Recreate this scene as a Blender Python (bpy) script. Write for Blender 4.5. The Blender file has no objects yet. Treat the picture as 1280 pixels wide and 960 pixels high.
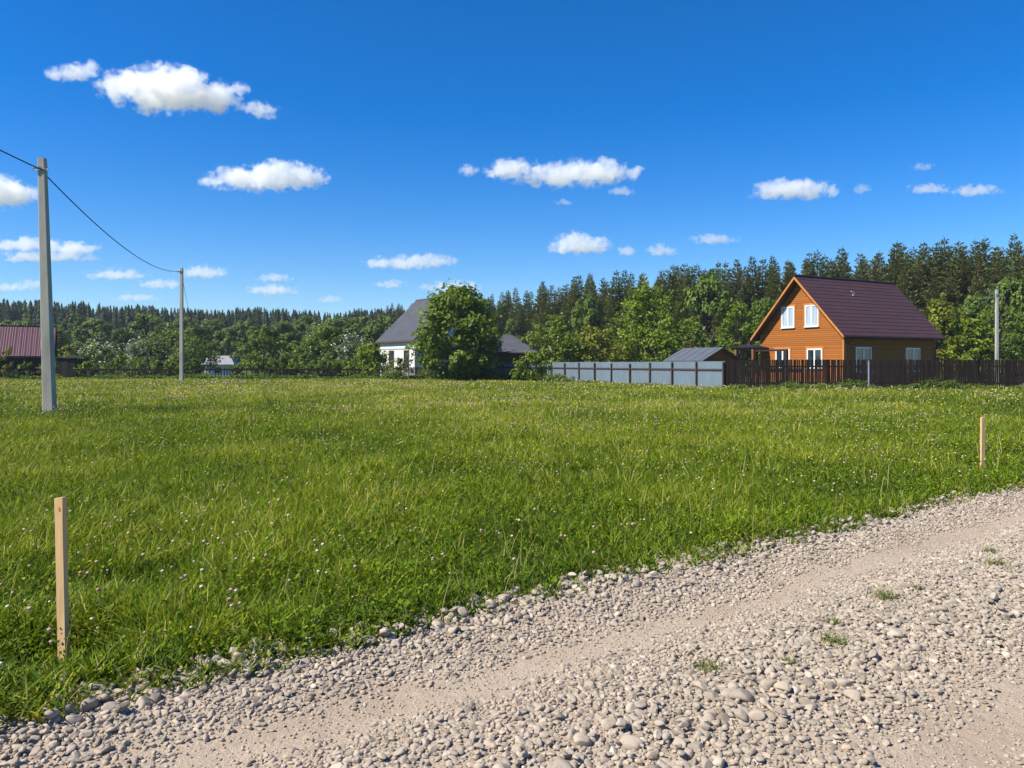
import bpy, bmesh, math, random
import numpy as np
from mathutils import Vector, Matrix

SC = bpy.context.scene
COL = SC.collection
R = math.radians

# ------------------------------------------------------------------ camera
F = 1280 * 28 / 36          # focal length in photo pixels
EYE, HZ = 1.6, 455.0        # eye height, horizon row in the photo
cd = bpy.data.cameras.new('camera')
cd.lens = 28; cd.sensor_width = 36; cd.shift_y = (HZ - 480) / 1280
cd.clip_start = 0.05; cd.clip_end = 30000
cam = bpy.data.objects.new('camera', cd); COL.objects.link(cam)
cam.location = (0, 0, EYE); cam.rotation_euler = (R(90), 0, 0)
SC.camera = cam

# ------------------------------------------------------------------ sky, sun
SUN_H = Vector((-0.93, -0.36)).normalized(); SUN_EL = R(47)
SUN = Vector((SUN_H.x * math.cos(SUN_EL), SUN_H.y * math.cos(SUN_EL), math.sin(SUN_EL)))
w = bpy.data.worlds.new('World'); SC.world = w; w.use_nodes = True
wn, wl = w.node_tree.nodes, w.node_tree.links
sky = wn.new('ShaderNodeTexSky'); sky.sky_type = 'NISHITA'; sky.sun_disc = False
sky.sun_elevation = SUN_EL; sky.sun_rotation = math.atan2(SUN_H.x, SUN_H.y)
sky.altitude = 300; sky.air_density = 1.0; sky.dust_density = 0.15; sky.ozone_density = 3.0
hs = wn.new('ShaderNodeHueSaturation'); hs.inputs['Saturation'].default_value = 1.52
tn = wn.new('ShaderNodeMix'); tn.data_type = 'RGBA'; tn.blend_type = 'MULTIPLY'; tn.inputs[0].default_value = 1.0; tn.inputs[7].default_value = (0.74, 0.90, 1.15, 1)
wl.new(sky.outputs[0], hs.inputs['Color']); wl.new(hs.outputs[0], tn.inputs[6]); wl.new(tn.outputs[2], wn['Background'].inputs[0])
wn['Background'].inputs[1].default_value = 0.086
sl = bpy.data.lights.new('sun', 'SUN'); sl.energy = 5.0; sl.angle = R(0.53); sl.color = (1.0, 0.94, 0.83)
so = bpy.data.objects.new('sun', sl); COL.objects.link(so)
so.rotation_euler = SUN.to_track_quat('Z', 'Y').to_euler()
SC.view_settings.view_transform = 'Standard'; SC.view_settings.look = 'None'
SC.view_settings.exposure = 0.7; SC.view_settings.gamma = 1.0
SC.render.engine = 'CYCLES'
cy = SC.cycles
cy.use_denoising = True
cy.max_bounces = 10; cy.diffuse_bounces = 3; cy.glossy_bounces = 2; cy.transmission_bounces = 4
cy.transparent_max_bounces = 8; cy.volume_bounces = 10; cy.volume_step_rate = 1.0; cy.volume_max_steps = 128
cy.caustics_reflective = False; cy.caustics_refractive = False

# ------------------------------------------------------------------ helpers
def PX(px, Y): return (px - 640) * Y / F
def PZ(py, Y): return EYE + (HZ - py) * Y / F

def vnoise(x, y, seed=0):
    x = np.asarray(x, float); y = np.asarray(y, float)
    xi = np.floor(x).astype(np.int64); yi = np.floor(y).astype(np.int64)
    fx = x - xi; fy = y - yi
    fx = fx * fx * (3 - 2 * fx); fy = fy * fy * (3 - 2 * fy)
    def h(a, b):
        n = (a * 374761393 + b * 668265263 + seed * 974711) & 0x7fffffff
        n = ((n ^ (n >> 13)) * 1274126177) & 0x7fffffff
        return ((n ^ (n >> 16)) & 0xffff) / 65535.0
    return (h(xi, yi) * (1 - fx) + h(xi + 1, yi) * fx) * (1 - fy) + (h(xi, yi + 1) * (1 - fx) + h(xi + 1, yi + 1) * fx) * fy

def fbm(x, y, seed=0, o=4):
    s = 0; a = 0.5; t = 0
    for i in range(o):
        s = s + a * vnoise(x * 2 ** i, y * 2 ** i, seed + i * 17); t += a; a *= 0.5
    return s / t

def sstep(a, b, x):
    t = np.clip((x - a) / (b - a), 0, 1); return t * t * (3 - 2 * t)

UX, UY, NX, NY = 0.793, 0.609, 0.609, -0.793     # road direction, road normal (towards camera side)
T_EDGE = -4.2
def road_t(x, y): return NX * x + NY * y
def road_s(x, y): return UX * x + UY * y
RUTS = ((-3.22, 0.36), (-1.36, 0.40))
def road_z(x, y):
    t = road_t(x, y); s = road_s(x, y)
    z = 0.085 * np.ones_like(t)
    for c, wd in RUTS:
        z = z - 0.06 * np.exp(-((t - c) / wd) ** 2)
    z = z + 0.03 * (fbm(s * 0.8, t * 1.6, 5) - 0.5) + 0.016 * (fbm(s * 4, t * 5, 9) - 0.5)
    return z * sstep(-4.75, -4.1, t) * (1 - sstep(1.4, 2.4, t))

def hill_z(x, y):
    h = 12 * sstep(115, 300, y) * (0.8 + 0.35 * fbm(x / 160, y / 160, 3)) + 10 * sstep(300, 700, y)
    return h
def ground_z(x, y):
    x = np.asarray(x, float); y = np.asarray(y, float)
    return hill_z(x, y) + 0.05 * (fbm(x / 3, y / 3, 21) - 0.5) * sstep(4.6, 6, -road_t(x, y))

def surf_z(x, y):
    t = road_t(np.asarray(x, float), np.asarray(y, float))
    return np.where((t > -4.75) & (t < 2.4), np.maximum(ground_z(x, y), road_z(x, y) + 0.004), ground_z(x, y))

def mesh_np(name, V, faces, mats=None, mi=None, smooth=False, attrs=None):
    """faces: list of integer arrays (n,k)"""
    me = bpy.data.meshes.new(name)
    V = np.asarray(V, np.float32)
    me.vertices.add(len(V)); me.vertices.foreach_set('co', V.ravel())
    faces = [np.asarray(f, np.int32) for f in faces if len(f)]
    nl = sum(f.size for f in faces); npoly = sum(len(f) for f in faces)
    me.loops.add(nl); me.polygons.add(npoly)
    me.loops.foreach_set('vertex_index', np.concatenate([f.ravel() for f in faces]))
    st = []; off = 0
    for f in faces:
        st.append(off + np.arange(len(f)) * f.shape[1]); off += f.size
    me.polygons.foreach_set('loop_start', np.concatenate(st).astype(np.int32))
    if mi is not None: me.polygons.foreach_set('material_index', np.asarray(mi, np.int32))
    me.polygons.foreach_set('use_smooth', np.full(npoly, smooth, bool))
    for k, a in (attrs or {}).items():
        at = me.attributes.new(k, 'FLOAT', 'POINT'); at.data.foreach_set('value', np.asarray(a, np.float32))
    me.update(calc_edges=True)
    for m in (mats or []): me.materials.append(m)
    return me

def link(name, data, parent=None, loc=None):
    o = bpy.data.objects.new(name, data); COL.objects.link(o)
    if parent: o.parent = parent
    if loc is not None: o.location = loc
    return o

def tag(o, label=None, cat=None, group=None, kind=None):
    if label: o['label'] = label
    if cat: o['category'] = cat
    if group: o['group'] = group
    if kind: o['kind'] = kind
    return o

def thing(name, label, cat, loc=(0, 0, 0), rz=0.0, group=None):
    o = bpy.data.objects.new(name, None); COL.objects.link(o)
    o.empty_display_size = 0.3
    o.location = loc; o.rotation_euler = (0, 0, rz)
    return tag(o, label, cat, group)

class MB:
    """collects simple shapes into one mesh"""
    def __init__(s): s.bm = bmesh.new()
    def box(s, x0, x1, y0, y1, z0, z1, M=None):
        m = Matrix.Translation(((x0 + x1) / 2, (y0 + y1) / 2, (z0 + z1) / 2)) @ Matrix.Diagonal((x1 - x0, y1 - y0, z1 - z0, 1))
        bmesh.ops.create_cube(s.bm, size=1, matrix=(M @ m) if M else m); return s
    def tube(s, pts, r, n=8, cap=True):
        pts = [Vector(p) for p in pts]; rings = []
        rs = r if isinstance(r, (list, tuple)) else [r] * len(pts)
        for i, p in enumerate(pts):
            d = (pts[min(i + 1, len(pts) - 1)] - pts[max(i - 1, 0)]).normalized()
            a = d.orthogonal().normalized() if i == 0 else (a - d * a.dot(d)).normalized()
            b = d.cross(a)
            rings.append([s.bm.verts.new(p + (a * math.cos(2 * math.pi * k / n) + b * math.sin(2 * math.pi * k / n)) * rs[i]) for k in range(n)])
        for A, B in zip(rings, rings[1:]):
            for k in range(n): s.bm.faces.new((A[k], A[(k + 1) % n], B[(k + 1) % n], B[k]))
        if cap:
            s.bm.faces.new(rings[0][::-1]); s.bm.faces.new(rings[-1])
        return s
    def poly(s, pts): s.bm.faces.new([s.bm.verts.new(p) for p in pts]); return s
    def prism(s, pts, d):
        """closed polygon extruded by vector d"""
        d = Vector(d); A = [s.bm.verts.new(p) for p in pts]; B = [s.bm.verts.new(Vector(p) + d) for p in pts]; n = len(pts)
        s.bm.faces.new(A[::-1]); s.bm.faces.new(B)
        for k in range(n): s.bm.faces.new((A[k], A[(k + 1) % n], B[(k + 1) % n], B[k]))
        return s
    def build(s, name, mat, parent=None, loc=None, bevel=0, smooth=False):
        if bevel:
            bmesh.ops.bevel(s.bm, geom=list(s.bm.edges), offset=bevel, segments=1, affect='EDGES')
        bmesh.ops.recalc_face_normals(s.bm, faces=list(s.bm.faces))
        me = bpy.data.meshes.new(name); s.bm.to_mesh(me); s.bm.free()
        if smooth: me.polygons.foreach_set('use_smooth', [True] * len(me.polygons))
        me.materials.append(mat)
        return link(name, me, parent, loc)

# ------------------------------------------------------------------ materials
class MT:
    """small node builder"""
    def __init__(s, name, rough=0.8, spec=0.3):
        s.m = bpy.data.materials.new(name); s.m.use_nodes = True
        s.t = s.m.node_tree; s.n = s.t.nodes; s.l = s.t.links; s.b = s.n['Principled BSDF']
        s.b.inputs['Roughness'].default_value = rough; s.b.inputs['Specular IOR Level'].default_value = spec
    def new(s, t, **kw):
        n = s.n.new(t)
        for k, v in kw.items(): setattr(n, k, v)
        return n
    def put(s, sock, v):
        if hasattr(v, 'is_output'): s.l.new(v, sock)
        else: sock.default_value = v
    def coord(s, which='Object'): return s.new('ShaderNodeTexCoord').outputs[which]
    def scale(s, v, sc):
        n = s.new('ShaderNodeVectorMath', operation='MULTIPLY'); s.put(n.inputs[0], v); n.inputs[1].default_value = sc if hasattr(sc, '__len__') else (sc,) * 3
        return n.outputs[0]
    def noise(s, v, sc, det=4, rough=0.55, out='Fac'):
        n = s.new('ShaderNodeTexNoise'); s.put(n.inputs['Vector'], v); n.inputs['Scale'].default_value = sc
        n.inputs['Detail'].default_value = det; n.inputs['Roughness'].default_value = rough
        return n.outputs[out]
    def ramp(s, f, stops, interp='LINEAR'):
        n = s.new('ShaderNodeValToRGB'); cr = n.color_ramp; cr.interpolation = interp
        while len(cr.elements) < len(stops): cr.elements.new(0.5)
        for e, (p, c) in zip(cr.elements, stops):
            e.position = p; e.color = (*c, 1) if len(c) == 3 else c
        s.put(n.inputs[0], f); return n.outputs[0]
    def mix(s, f, a, b, mode='MIX'):
        n = s.new('ShaderNodeMix', data_type='RGBA', blend_type=mode)
        s.put(n.inputs[0], f)
        for i, v in ((6, a), (7, b)):
            s.put(n.inputs[i], v if hasattr(v, 'is_output') else (*v, 1))
        return n.outputs[2]
    def math(s, op, a, b=0.5, clamp=False):
        n = s.new('ShaderNodeMath', operation=op, use_clamp=clamp); s.put(n.inputs[0], a); s.put(n.inputs[1], b); return n.outputs[0]
    def attr(s, name): return s.new('ShaderNodeAttribute', attribute_name=name).outputs['Fac']
    def color(s, v): s.put(s.b.inputs['Base Color'], v if hasattr(v, 'is_output') else (*v, 1)); return s
    def bump(s, h, strength=0.5, dist=0.02):
        n = s.new('ShaderNodeBump'); n.inputs['Strength'].default_value = strength; n.inputs['Distance'].default_value = dist
        s.put(n.inputs['Height'], h); s.l.new(n.outputs[0], s.b.inputs['Normal']); return s
    def leaf(s, col, trans=0.35):
        """diffuse leaf that lets light through"""
        s.color(col)
        tr = s.new('ShaderNodeBsdfTranslucent'); s.put(tr.inputs['Color'], s.mix(1.0, col, (1.25, 1.15, 0.55), 'MULTIPLY'))
        mx = s.new('ShaderNodeMixShader'); mx.inputs[0].default_value = trans
        s.l.new(s.b.outputs[0], mx.inputs[1]); s.l.new(tr.outputs[0], mx.inputs[2])
        s.l.new(mx.outputs[0], s.n['Material Output'].inputs['Surface']); return s

def mat_plain(name, c, rough=0.8, var=0.15, sc=3.0, spec=0.3, bump=0.0, metal=0.0):
    m = MT(name, rough, spec); v = m.coord()
    f = m.noise(v, sc, 5)
    m.color(m.ramp(f, [(0.3, tuple(x * (1 - var) for x in c)), (0.7, tuple(min(1, x * (1 + var)) for x in c))]))
    m.b.inputs['Metallic'].default_value = metal
    if bump: m.bump(m.noise(v, sc * 12, 4), bump, 0.01)
    return m.m

def mat_leaf(name, dark, light, trans=0.35, rough=0.55):
    m = MT(name, rough, 0.35)
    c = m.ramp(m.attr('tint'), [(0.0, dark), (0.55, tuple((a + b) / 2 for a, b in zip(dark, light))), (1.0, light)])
    m.leaf(c, trans); return m.m

# ground under the meadow: soil and short thatch
def make_ground_mat():
    m = MT('meadow_soil', 0.95, 0.1); v = m.coord('Object')
    f1 = m.noise(v, 0.35, 5); f2 = m.noise(v, 6, 4)
    a = m.ramp(f1, [(0.3, (0.035, 0.07, 0.012)), (0.5, (0.055, 0.09, 0.018)), (0.72, (0.085, 0.10, 0.028))])
    c = m.mix(m.ramp(f2, [(0.45, (0, 0, 0)), (0.75, (0.6, 0.6, 0.6))]), a, (0.075, 0.062, 0.03))
    m.color(c).bump(f2, 0.6, 0.03); return m.m

def make_road_mat():
    m = MT('gravel_dirt', 0.92, 0.15); v = m.coord('Object')
    f = m.noise(v, 1.2, 5); g = m.noise(v, 30, 5, 0.65)
    c = m.ramp(f, [(0.3, (0.38, 0.285, 0.195)), (0.55, (0.455, 0.36, 0.26)), (0.75, (0.42, 0.345, 0.26))])
    c = m.mix(m.ramp(g, [(0.42, (0.55,) * 3), (0.62, (0,) * 3)]), c, (0.36, 0.28, 0.20))
    vo = m.new('ShaderNodeTexVoronoi'); m.put(vo.inputs['Vector'], v); vo.inputs['Scale'].default_value = 75
    c = m.mix(m.ramp(m.math('ADD', vo.outputs['Distance'], m.math('MULTIPLY', m.noise(v, 9, 3), 0.5)), [(0.30, (0.5,) * 3), (0.48, (0,) * 3)]), c, (0.50, 0.425, 0.34))
    h = m.math('ADD', m.noise(v, 11, 8, 0.72), m.math('MULTIPLY', m.noise(v, 70, 4, 0.6), 0.35))
    sp = m.new('ShaderNodeSeparateXYZ'); m.l.new(v, sp.inputs[0])
    tt = m.math('ADD', m.math('MULTIPLY', sp.outputs[0], NX), m.math('MULTIPLY', sp.outputs[1], NY))
    tt = m.math('ADD', tt, m.math('MULTIPLY', m.math('SUBTRACT', m.noise(v, 3.5, 5, 0.65), 0.5), 0.7))
    tt = m.math('MULTIPLY', m.math('ADD', tt, 4.35), 3.0, True)
    c = m.mix(tt, m.ramp(m.noise(v, 25, 5), [(0.35, (0.07, 0.055, 0.025)), (0.65, (0.17, 0.135, 0.075))]), c)
    m.color(c).bump(h, 0.65, 0.045); return m.m

def make_stone_mat():
    m = MT('river_gravel', 0.85, 0.25); v = m.coord('Object')
    c = m.ramp(m.attr('tint'), [(0.0, (0.21, 0.175, 0.135)), (0.22, (0.285, 0.24, 0.185)), (0.5, (0.37, 0.31, 0.24)), (0.75, (0.415, 0.337, 0.25)), (0.92, (0.47, 0.395, 0.305)), (1.0, (0.53, 0.455, 0.37))])
    n = m.noise(v, 45, 5, 0.65)
    c = m.mix(m.ramp(n, [(0.35, (0.35,) * 3), (0.6, (0,) * 3)]), c, m.mix(1.0, c, (0.6, 0.57, 0.54), 'MULTIPLY'))
    m.color(c).bump(m.noise(v, 160, 4), 0.25, 0.004); return m.m

def make_grass_mat():
    m = MT('meadow_blades', 0.6, 0.15)
    c = m.ramp(m.attr('tint'), [(0.0, (0.026, 0.062, 0.002)), (0.35, (0.100, 0.175, 0.003)), (0.65, (0.195, 0.27, 0.005)), (0.88, (0.33, 0.35, 0.018)), (1.0, (0.47, 0.42, 0.10))])
    d = m.ramp(m.attr('dry'), [(0.0, (0,) * 3), (1.0, (1,) * 3)])
    c = m.mix(d, c, (0.42, 0.36, 0.16))
    m.leaf(c, 0.33); return m.m

def make_flower_mat():
    m = MT('clover_blossom', 0.8, 0.2)
    c = m.ramp(m.attr('tint'), [(0.0, (0.40, 0.20, 0.19)), (0.3, (0.48, 0.30, 0.26)), (0.45, (0.52, 0.39, 0.29)), (0.62, (0.56, 0.48, 0.32)), (0.85, (0.62, 0.57, 0.43)), (0.86, (0.75, 0.50, 0.03)), (1.0, (0.8, 0.62, 0.04))])
    m.color(c); return m.m

def make_siding(name, c, board=0.145, dirt=0.0):
    m = MT(name, 0.7, 0.12); v = m.coord('Object')
    sep = m.new('ShaderNodeSeparateXYZ'); m.l.new(v, sep.inputs[0])
    zb = m.math('DIVIDE', sep.outputs[2], board)
    fr = m.math('FRACT', zb); fl = m.math('FLOOR', zb)
    wn_ = m.new('ShaderNodeTexWhiteNoise', noise_dimensions='1D'); m.l.new(fl, wn_.inputs['W'])
    base = m.ramp(wn_.outputs['Value'], [(0.0, tuple(x * 0.82 for x in c)), (1.0, tuple(x * 1.14 for x in c))])
    g = m.noise(m.scale(v, (0.6, 0.6, 14)), 3.0, 5, 0.6)
    base = m.mix(m.ramp(g, [(0.45, (0.5,) * 3), (0.75, (0,) * 3)]), base, tuple(x * 0.62 for x in c))
    groove = m.ramp(fr, [(0.0, (1,) * 3), (0.09, (0,) * 3), (0.93, (0,) * 3), (1.0, (1,) * 3)])
    base = m.mix(m.math('MULTIPLY', groove, 0.75), base, tuple(x * 0.25 for x in c))
    m.color(base)
    prof = m.ramp(fr, [(0.0, (0,) * 3), (0.12, (0.85,) * 3), (0.5, (1,) * 3), (0.88, (0.85,) * 3), (1.0, (0,) * 3)])
    m.bump(prof, 0.8, 0.03); return m.m

def make_wood(name, c, along=2, sc=5, rough=0.7, var=0.3):
    m = MT(name, rough, 0.25); v = m.coord('Object')
    k = [1.0, 1.0, 1.0]; k[along] = 0.06
    g = m.noise(m.scale(v, k), sc * 8, 6, 0.62)
    b = m.noise(v, sc * 0.5, 3)
    col = m.ramp(g, [(0.3, tuple(x * (1 - var) for x in c)), (0.55, c), (0.75, tuple(min(1, x * (1 + var * 0.7)) for x in c))])
    col = m.mix(m.ramp(b, [(0.4, (0.0,) * 3), (0.7, (0.35,) * 3)]), col, tuple(x * 0.65 for x in c))
    m.color(col).bump(g, 0.4, 0.004); return m.m

def make_picket_mat(name, c):
    """dark stained boards: each board its own shade (boards are 0.115 m apart along local X)"""
    m = MT(name, 0.8, 0.2); v = m.coord('Object')
    sep = m.new('ShaderNodeSeparateXYZ'); m.l.new(v, sep.inputs[0])
    wn_ = m.new('ShaderNodeTexWhiteNoise', noise_dimensions='1D')
    m.l.new(m.math('FLOOR', m.math('DIVIDE', sep.outputs[0], 0.118)), wn_.inputs['W'])
    col = m.ramp(wn_.outputs['Value'], [(0.0, tuple(x * 0.6 for x in c)), (1.0, tuple(x * 1.5 for x in c))])
    g = m.noise(m.scale(v, (1, 1, 0.08)), 40, 5)
    col = m.mix(m.ramp(g, [(0.4, (0.0,) * 3), (0.75, (0.5,) * 3)]), col, tuple(min(1, x * 2.2) for x in c))
    m.color(col); return m.m

def make_concrete(name, c):
    m = MT(name, 0.9, 0.2); v = m.coord('Object')
    f = m.noise(m.scale(v, (1, 1, 0.25)), 2.5, 6, 0.6); g = m.noise(v, 40, 4)
    col = m.ramp(f, [(0.3, tuple(x * 0.72 for x in c)), (0.5, c), (0.75, tuple(x * 1.15 for x in c))])
    col = m.mix(m.ramp(g, [(0.35, (0.4,) * 3), (0.5, (0,) * 3)]), col, tuple(x * 0.65 for x in c))
    m.color(col).bump(g, 0.3, 0.01); return m.m

def make_plaster(name, c):
    m = MT(name, 0.9, 0.2); v = m.coord('Object')
    f = m.noise(m.scale(v, (1, 1, 0.6)), 1.2, 6, 0.62)
    bt = m.new('ShaderNodeTexBrick'); m.put(bt.inputs['Vector'], m.scale(m.coord('Generated'), 1.0))
    col = m.ramp(f, [(0.3, tuple(x * 0.78 for x in c)), (0.55, c), (0.8, tuple(min(1, x * 1.06) for x in c))])
    m.color(col).bump(m.noise(v, 9, 5), 0.35, 0.02); return m.m

def make_shingle(name, c, rows=0.3):
    m = MT(name, 0.85, 0.2); v = m.coord('Object')
    sep = m.new('ShaderNodeSeparateXYZ'); m.l.new(v, sep.inputs[0])
    fr = m.math('FRACT', m.math('DIVIDE', sep.outputs[2], rows))
    f = m.noise(v, 0.9, 5); g = m.noise(m.scale(v, (4, 4, 3)), 3, 3)
    col = m.ramp(f, [(0.3, tuple(x * 0.8 for x in c)), (0.7, tuple(x * 1.2 for x in c))])
    col = m.mix(m.ramp(g, [(0.4, (0.0,) * 3), (0.7, (0.4,) * 3)]), col, tuple(x * 0.7 for x in c))
    col = m.mix(m.ramp(fr, [(0.0, (0.5,) * 3), (0.15, (0,) * 3)]), col, tuple(x * 0.55 for x in c))
    m.color(col).bump(fr, 0.4, 0.02); return m.m

def make_sheet(name, c, rough=0.45, var=0.12, metal=0.0, dirt=(0.25, 0.2, 0.15)):
    m = MT(name, rough, 0.4); v = m.coord('Object')
    f = m.noise(m.scale(v, (1, 1, 0.3)), 1.6, 6, 0.65); g = m.noise(v, 0.35, 3)
    col = m.ramp(f, [(0.3, tuple(x * (1 - var) for x in c)), (0.7, tuple(min(1, x * (1 + var)) for x in c))])
    col = m.mix(m.ramp(m.noise(m.scale(v, (6, 6, 0.7)), 2.5, 5, 0.7), [(0.55, (0,) * 3), (0.8, (0.4,) * 3)]), col, dirt)
    m.b.inputs['Metallic'].default_value = metal
    m.color(col); return m.m

def make_glass(name, c, curtain=None):
    m = MT(name, 0.06, 0.6); v = m.coord('Object')
    if curtain:
        k = m.noise(m.scale(v, (9, 9, 0.15)), 3.0, 3)
        m.color(m.ramp(k, [(0.4, tuple(x * 0.6 for x in curtain)), (0.6, curtain)]))
    else:
        m.color(m.ramp(m.noise(v, 1.5, 3), [(0.35, tuple(x * 0.5 for x in c)), (0.65, c)]))
    m.b.inputs['Coat Weight'].default_value = 0.2; m.b.inputs['Coat Roughness'].default_value = 0.03
    return m.m

M = dict(
    ground=make_ground_mat(), road=make_road_mat(), stone=make_stone_mat(), grass=make_grass_mat(), flower=make_flower_mat(),
    siding=make_siding('amber_log_siding', (0.40, 0.138, 0.030)), siding_old=make_siding('old_plank_siding', (0.22, 0.105, 0.05), 0.16),
    casing=make_wood('orange_trim', (0.52, 0.20, 0.05), 2), beam=make_wood('porch_wood', (0.22, 0.09, 0.035), 2),
    stake=make_wood('raw_pine', (0.66, 0.43, 0.21), 2, 6, 0.75, 0.2), bark=make_wood('bark', (0.075, 0.055, 0.04), 2, 2, 0.95, 0.4),
    pinebark=make_wood('pine_bark', (0.16, 0.085, 0.045), 2, 2, 0.95, 0.4),
    roof_brown=mat_plain('brown_metal_tile', (0.066, 0.032, 0.033), 0.5, 0.12, 1.2, 0.35),
    ridge=mat_plain('ridge_metal', (0.03, 0.016, 0.022), 0.5, 0.1), white=mat_plain('white_frame', (0.78, 0.79, 0.80), 0.4, 0.03),
    glass_cur=make_glass('curtained_glass', (0, 0, 0), (0.42, 0.50, 0.58)), glass=make_glass('dark_glass', (0.03, 0.05, 0.05)),
    picket=make_picket_mat('dark_stained_boards', (0.021, 0.013, 0.0105)), darkwood=make_wood('dark_stained_wood', (0.03, 0.018, 0.014), 2, 3, 0.8, 0.35),
    oldwood=make_wood('grey_weathered_wood', (0.018, 0.015, 0.012), 2, 3, 0.9, 0.35), rustpost=make_wood('brown_post', (0.085, 0.05, 0.04), 2, 3, 0.8, 0.3),
    sheet=make_sheet('blue_grey_sheet', (0.14, 0.185, 0.22)), postmetal=mat_plain('painted_steel', (0.20, 0.25, 0.30), 0.5, 0.2),
    pinkroof=make_sheet('faded_crimson_sheet', (0.095, 0.034, 0.046), 0.55, 0.15, 0, (0.2, 0.08, 0.1)), blackwall=make_siding('dark_green_boards', (0.013, 0.018, 0.014), 0.2),
    concrete=make_concrete('grey_concrete', (0.42, 0.385, 0.31)), concrete_pale=make_concrete('pale_concrete', (0.42, 0.40, 0.36)),
    wire=mat_plain('black_cable', (0.012, 0.012, 0.014), 0.6, 0.1), steel=mat_plain('galvanised', (0.3, 0.31, 0.32), 0.45, 0.15, 6, 0.4, 0, 0.6),
    plaster=make_plaster('white_plaster', (0.68, 0.67, 0.64)), greyshingle=make_shingle('slate_grey_shingles', (0.07, 0.072, 0.086)),
    greysheet=make_sheet('grey_roof_sheet', (0.088, 0.10, 0.118), 0.6, 0.15), palesheet=make_sheet('weathered_pale_sheet', (0.27, 0.275, 0.28), 0.55, 0.15), stone_base=mat_plain('plinth', (0.2, 0.18, 0.16), 0.9, 0.25, 4),
    fascia=make_wood('eave_boards', (0.10, 0.065, 0.045), 0, 3), porcelain=mat_plain('insulator', (0.10, 0.08, 0.07), 0.3, 0.1),
    lf_big=mat_leaf('maple_leaves', (0.045, 0.095, 0.004), (0.235, 0.31, 0.013)), lf_bright=mat_leaf('bright_leaves', (0.07, 0.135, 0.005), (0.28, 0.35, 0.015)),
    lf_yellow=mat_leaf('yellowish_leaves', (0.09, 0.125, 0.008), (0.31, 0.32, 0.028)), lf_mid=mat_leaf('mid_green_leaves', (0.050, 0.100, 0.010), (0.195, 0.27, 0.024)),
    lf_dark=mat_leaf('deep_green_leaves', (0.032, 0.066, 0.012), (0.115, 0.17, 0.028)), lf_silver=mat_leaf('silvery_leaves', (0.09, 0.12, 0.06), (0.27, 0.31, 0.20)),
    lf_far=mat_leaf('distant_leaves', (0.06, 0.105, 0.013), (0.21, 0.28, 0.036), 0.3), blossom=mat_leaf('white_blossom', (0.55, 0.55, 0.48), (0.8, 0.8, 0.76), 0.2),
    needle=mat_leaf('pine_needles', (0.030, 0.048, 0.008), (0.145, 0.165, 0.024), 0.28, 0.6), needle_far=mat_leaf('distant_needles', (0.022, 0.042, 0.014), (0.075, 0.115, 0.034), 0.2, 0.7),
    weed=mat_leaf('weed_leaves', (0.05, 0.10, 0.008), (0.19, 0.25, 0.03), 0.4),
)

# air: far woods fade a little towards blue
def build_haze():
    m = bpy.data.materials.new('summer_air'); m.use_nodes = True; t = m.node_tree; t.nodes.clear()
    o = t.nodes.new('ShaderNodeOutputMaterial'); v = t.nodes.new('ShaderNodeVolumePrincipled')
    v.inputs['Color'].default_value = (0.80, 0.90, 1.0, 1); v.inputs['Density'].default_value = 0.00020; v.inputs['Anisotropy'].default_value = 0.1
    t.links.new(v.outputs[0], o.inputs['Volume'])
    tag(MB().box(-640, 640, -240, 740, -1.3, 56).build('haze', m), kind='stuff')
build_haze()

rng = np.random.default_rng(7)
random.seed(7)

# ------------------------------------------------------------------ ground
def build_ground():
    def axis(a, b, fine, far, n_far):
        f = np.arange(a, b + 1e-6, fine); k = np.geomspace(1, far, n_far)
        return f, k
    xs = np.concatenate([-np.geomspace(620, 125, 22), np.arange(-120, 121, 3.0), np.geomspace(125, 620, 22)])
    ys = np.concatenate([-np.geomspace(220, 22, 14), np.arange(-20, 0, 4.0), np.arange(0, 16, 0.8), np.arange(16, 130, 3.0), np.arange(130, 420, 8.0), np.geomspace(425, 720, 12)])
    X, Y = np.meshgrid(xs, ys)
    Z = ground_z(X, Y) - 0.03 * (Y < 24)
    V = np.stack([X, Y, Z], -1).reshape(-1, 3)
    nx, ny = len(xs), len(ys)
    i = (np.arange(ny - 1)[:, None] * nx + np.arange(nx - 1)[None]).ravel()
    Q = np.stack([i, i + 1, i + 1 + nx, i + nx], 1)
    o = link('ground', mesh_np('ground', V, [Q], [M['ground']], smooth=True)); tag(o, kind='structure')
build_ground()
def build_bounce_land():  # unseen land ring added to bounce light onto the cloud undersides
    V, Q = [], []; n = 48
    for k, (r_, z_) in enumerate([(1100, 2.0), (2500, 3.0), (6000, 0.0), (16000, -10.0)]):
        for i in range(n): a = 2 * math.pi * i / n; V.append((r_ * math.cos(a), 250 + r_ * math.sin(a), z_))
        if k:
            for i in range(n): Q.append(((k - 1) * n + i, (k - 1) * n + (i + 1) % n, k * n + (i + 1) % n, k * n + i))
    m = MT('bounce_fields', 0.95, 0.1); f = m.noise(m.coord(), 0.004, 4)
    m.color(m.ramp(f, [(0.4, (0.10, 0.13, 0.05)), (0.6, (0.26, 0.24, 0.12))]))
    tag(link('bounce_land', mesh_np('bounce_land', V, [Q], [m.m])), kind='structure')
build_bounce_land()

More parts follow.
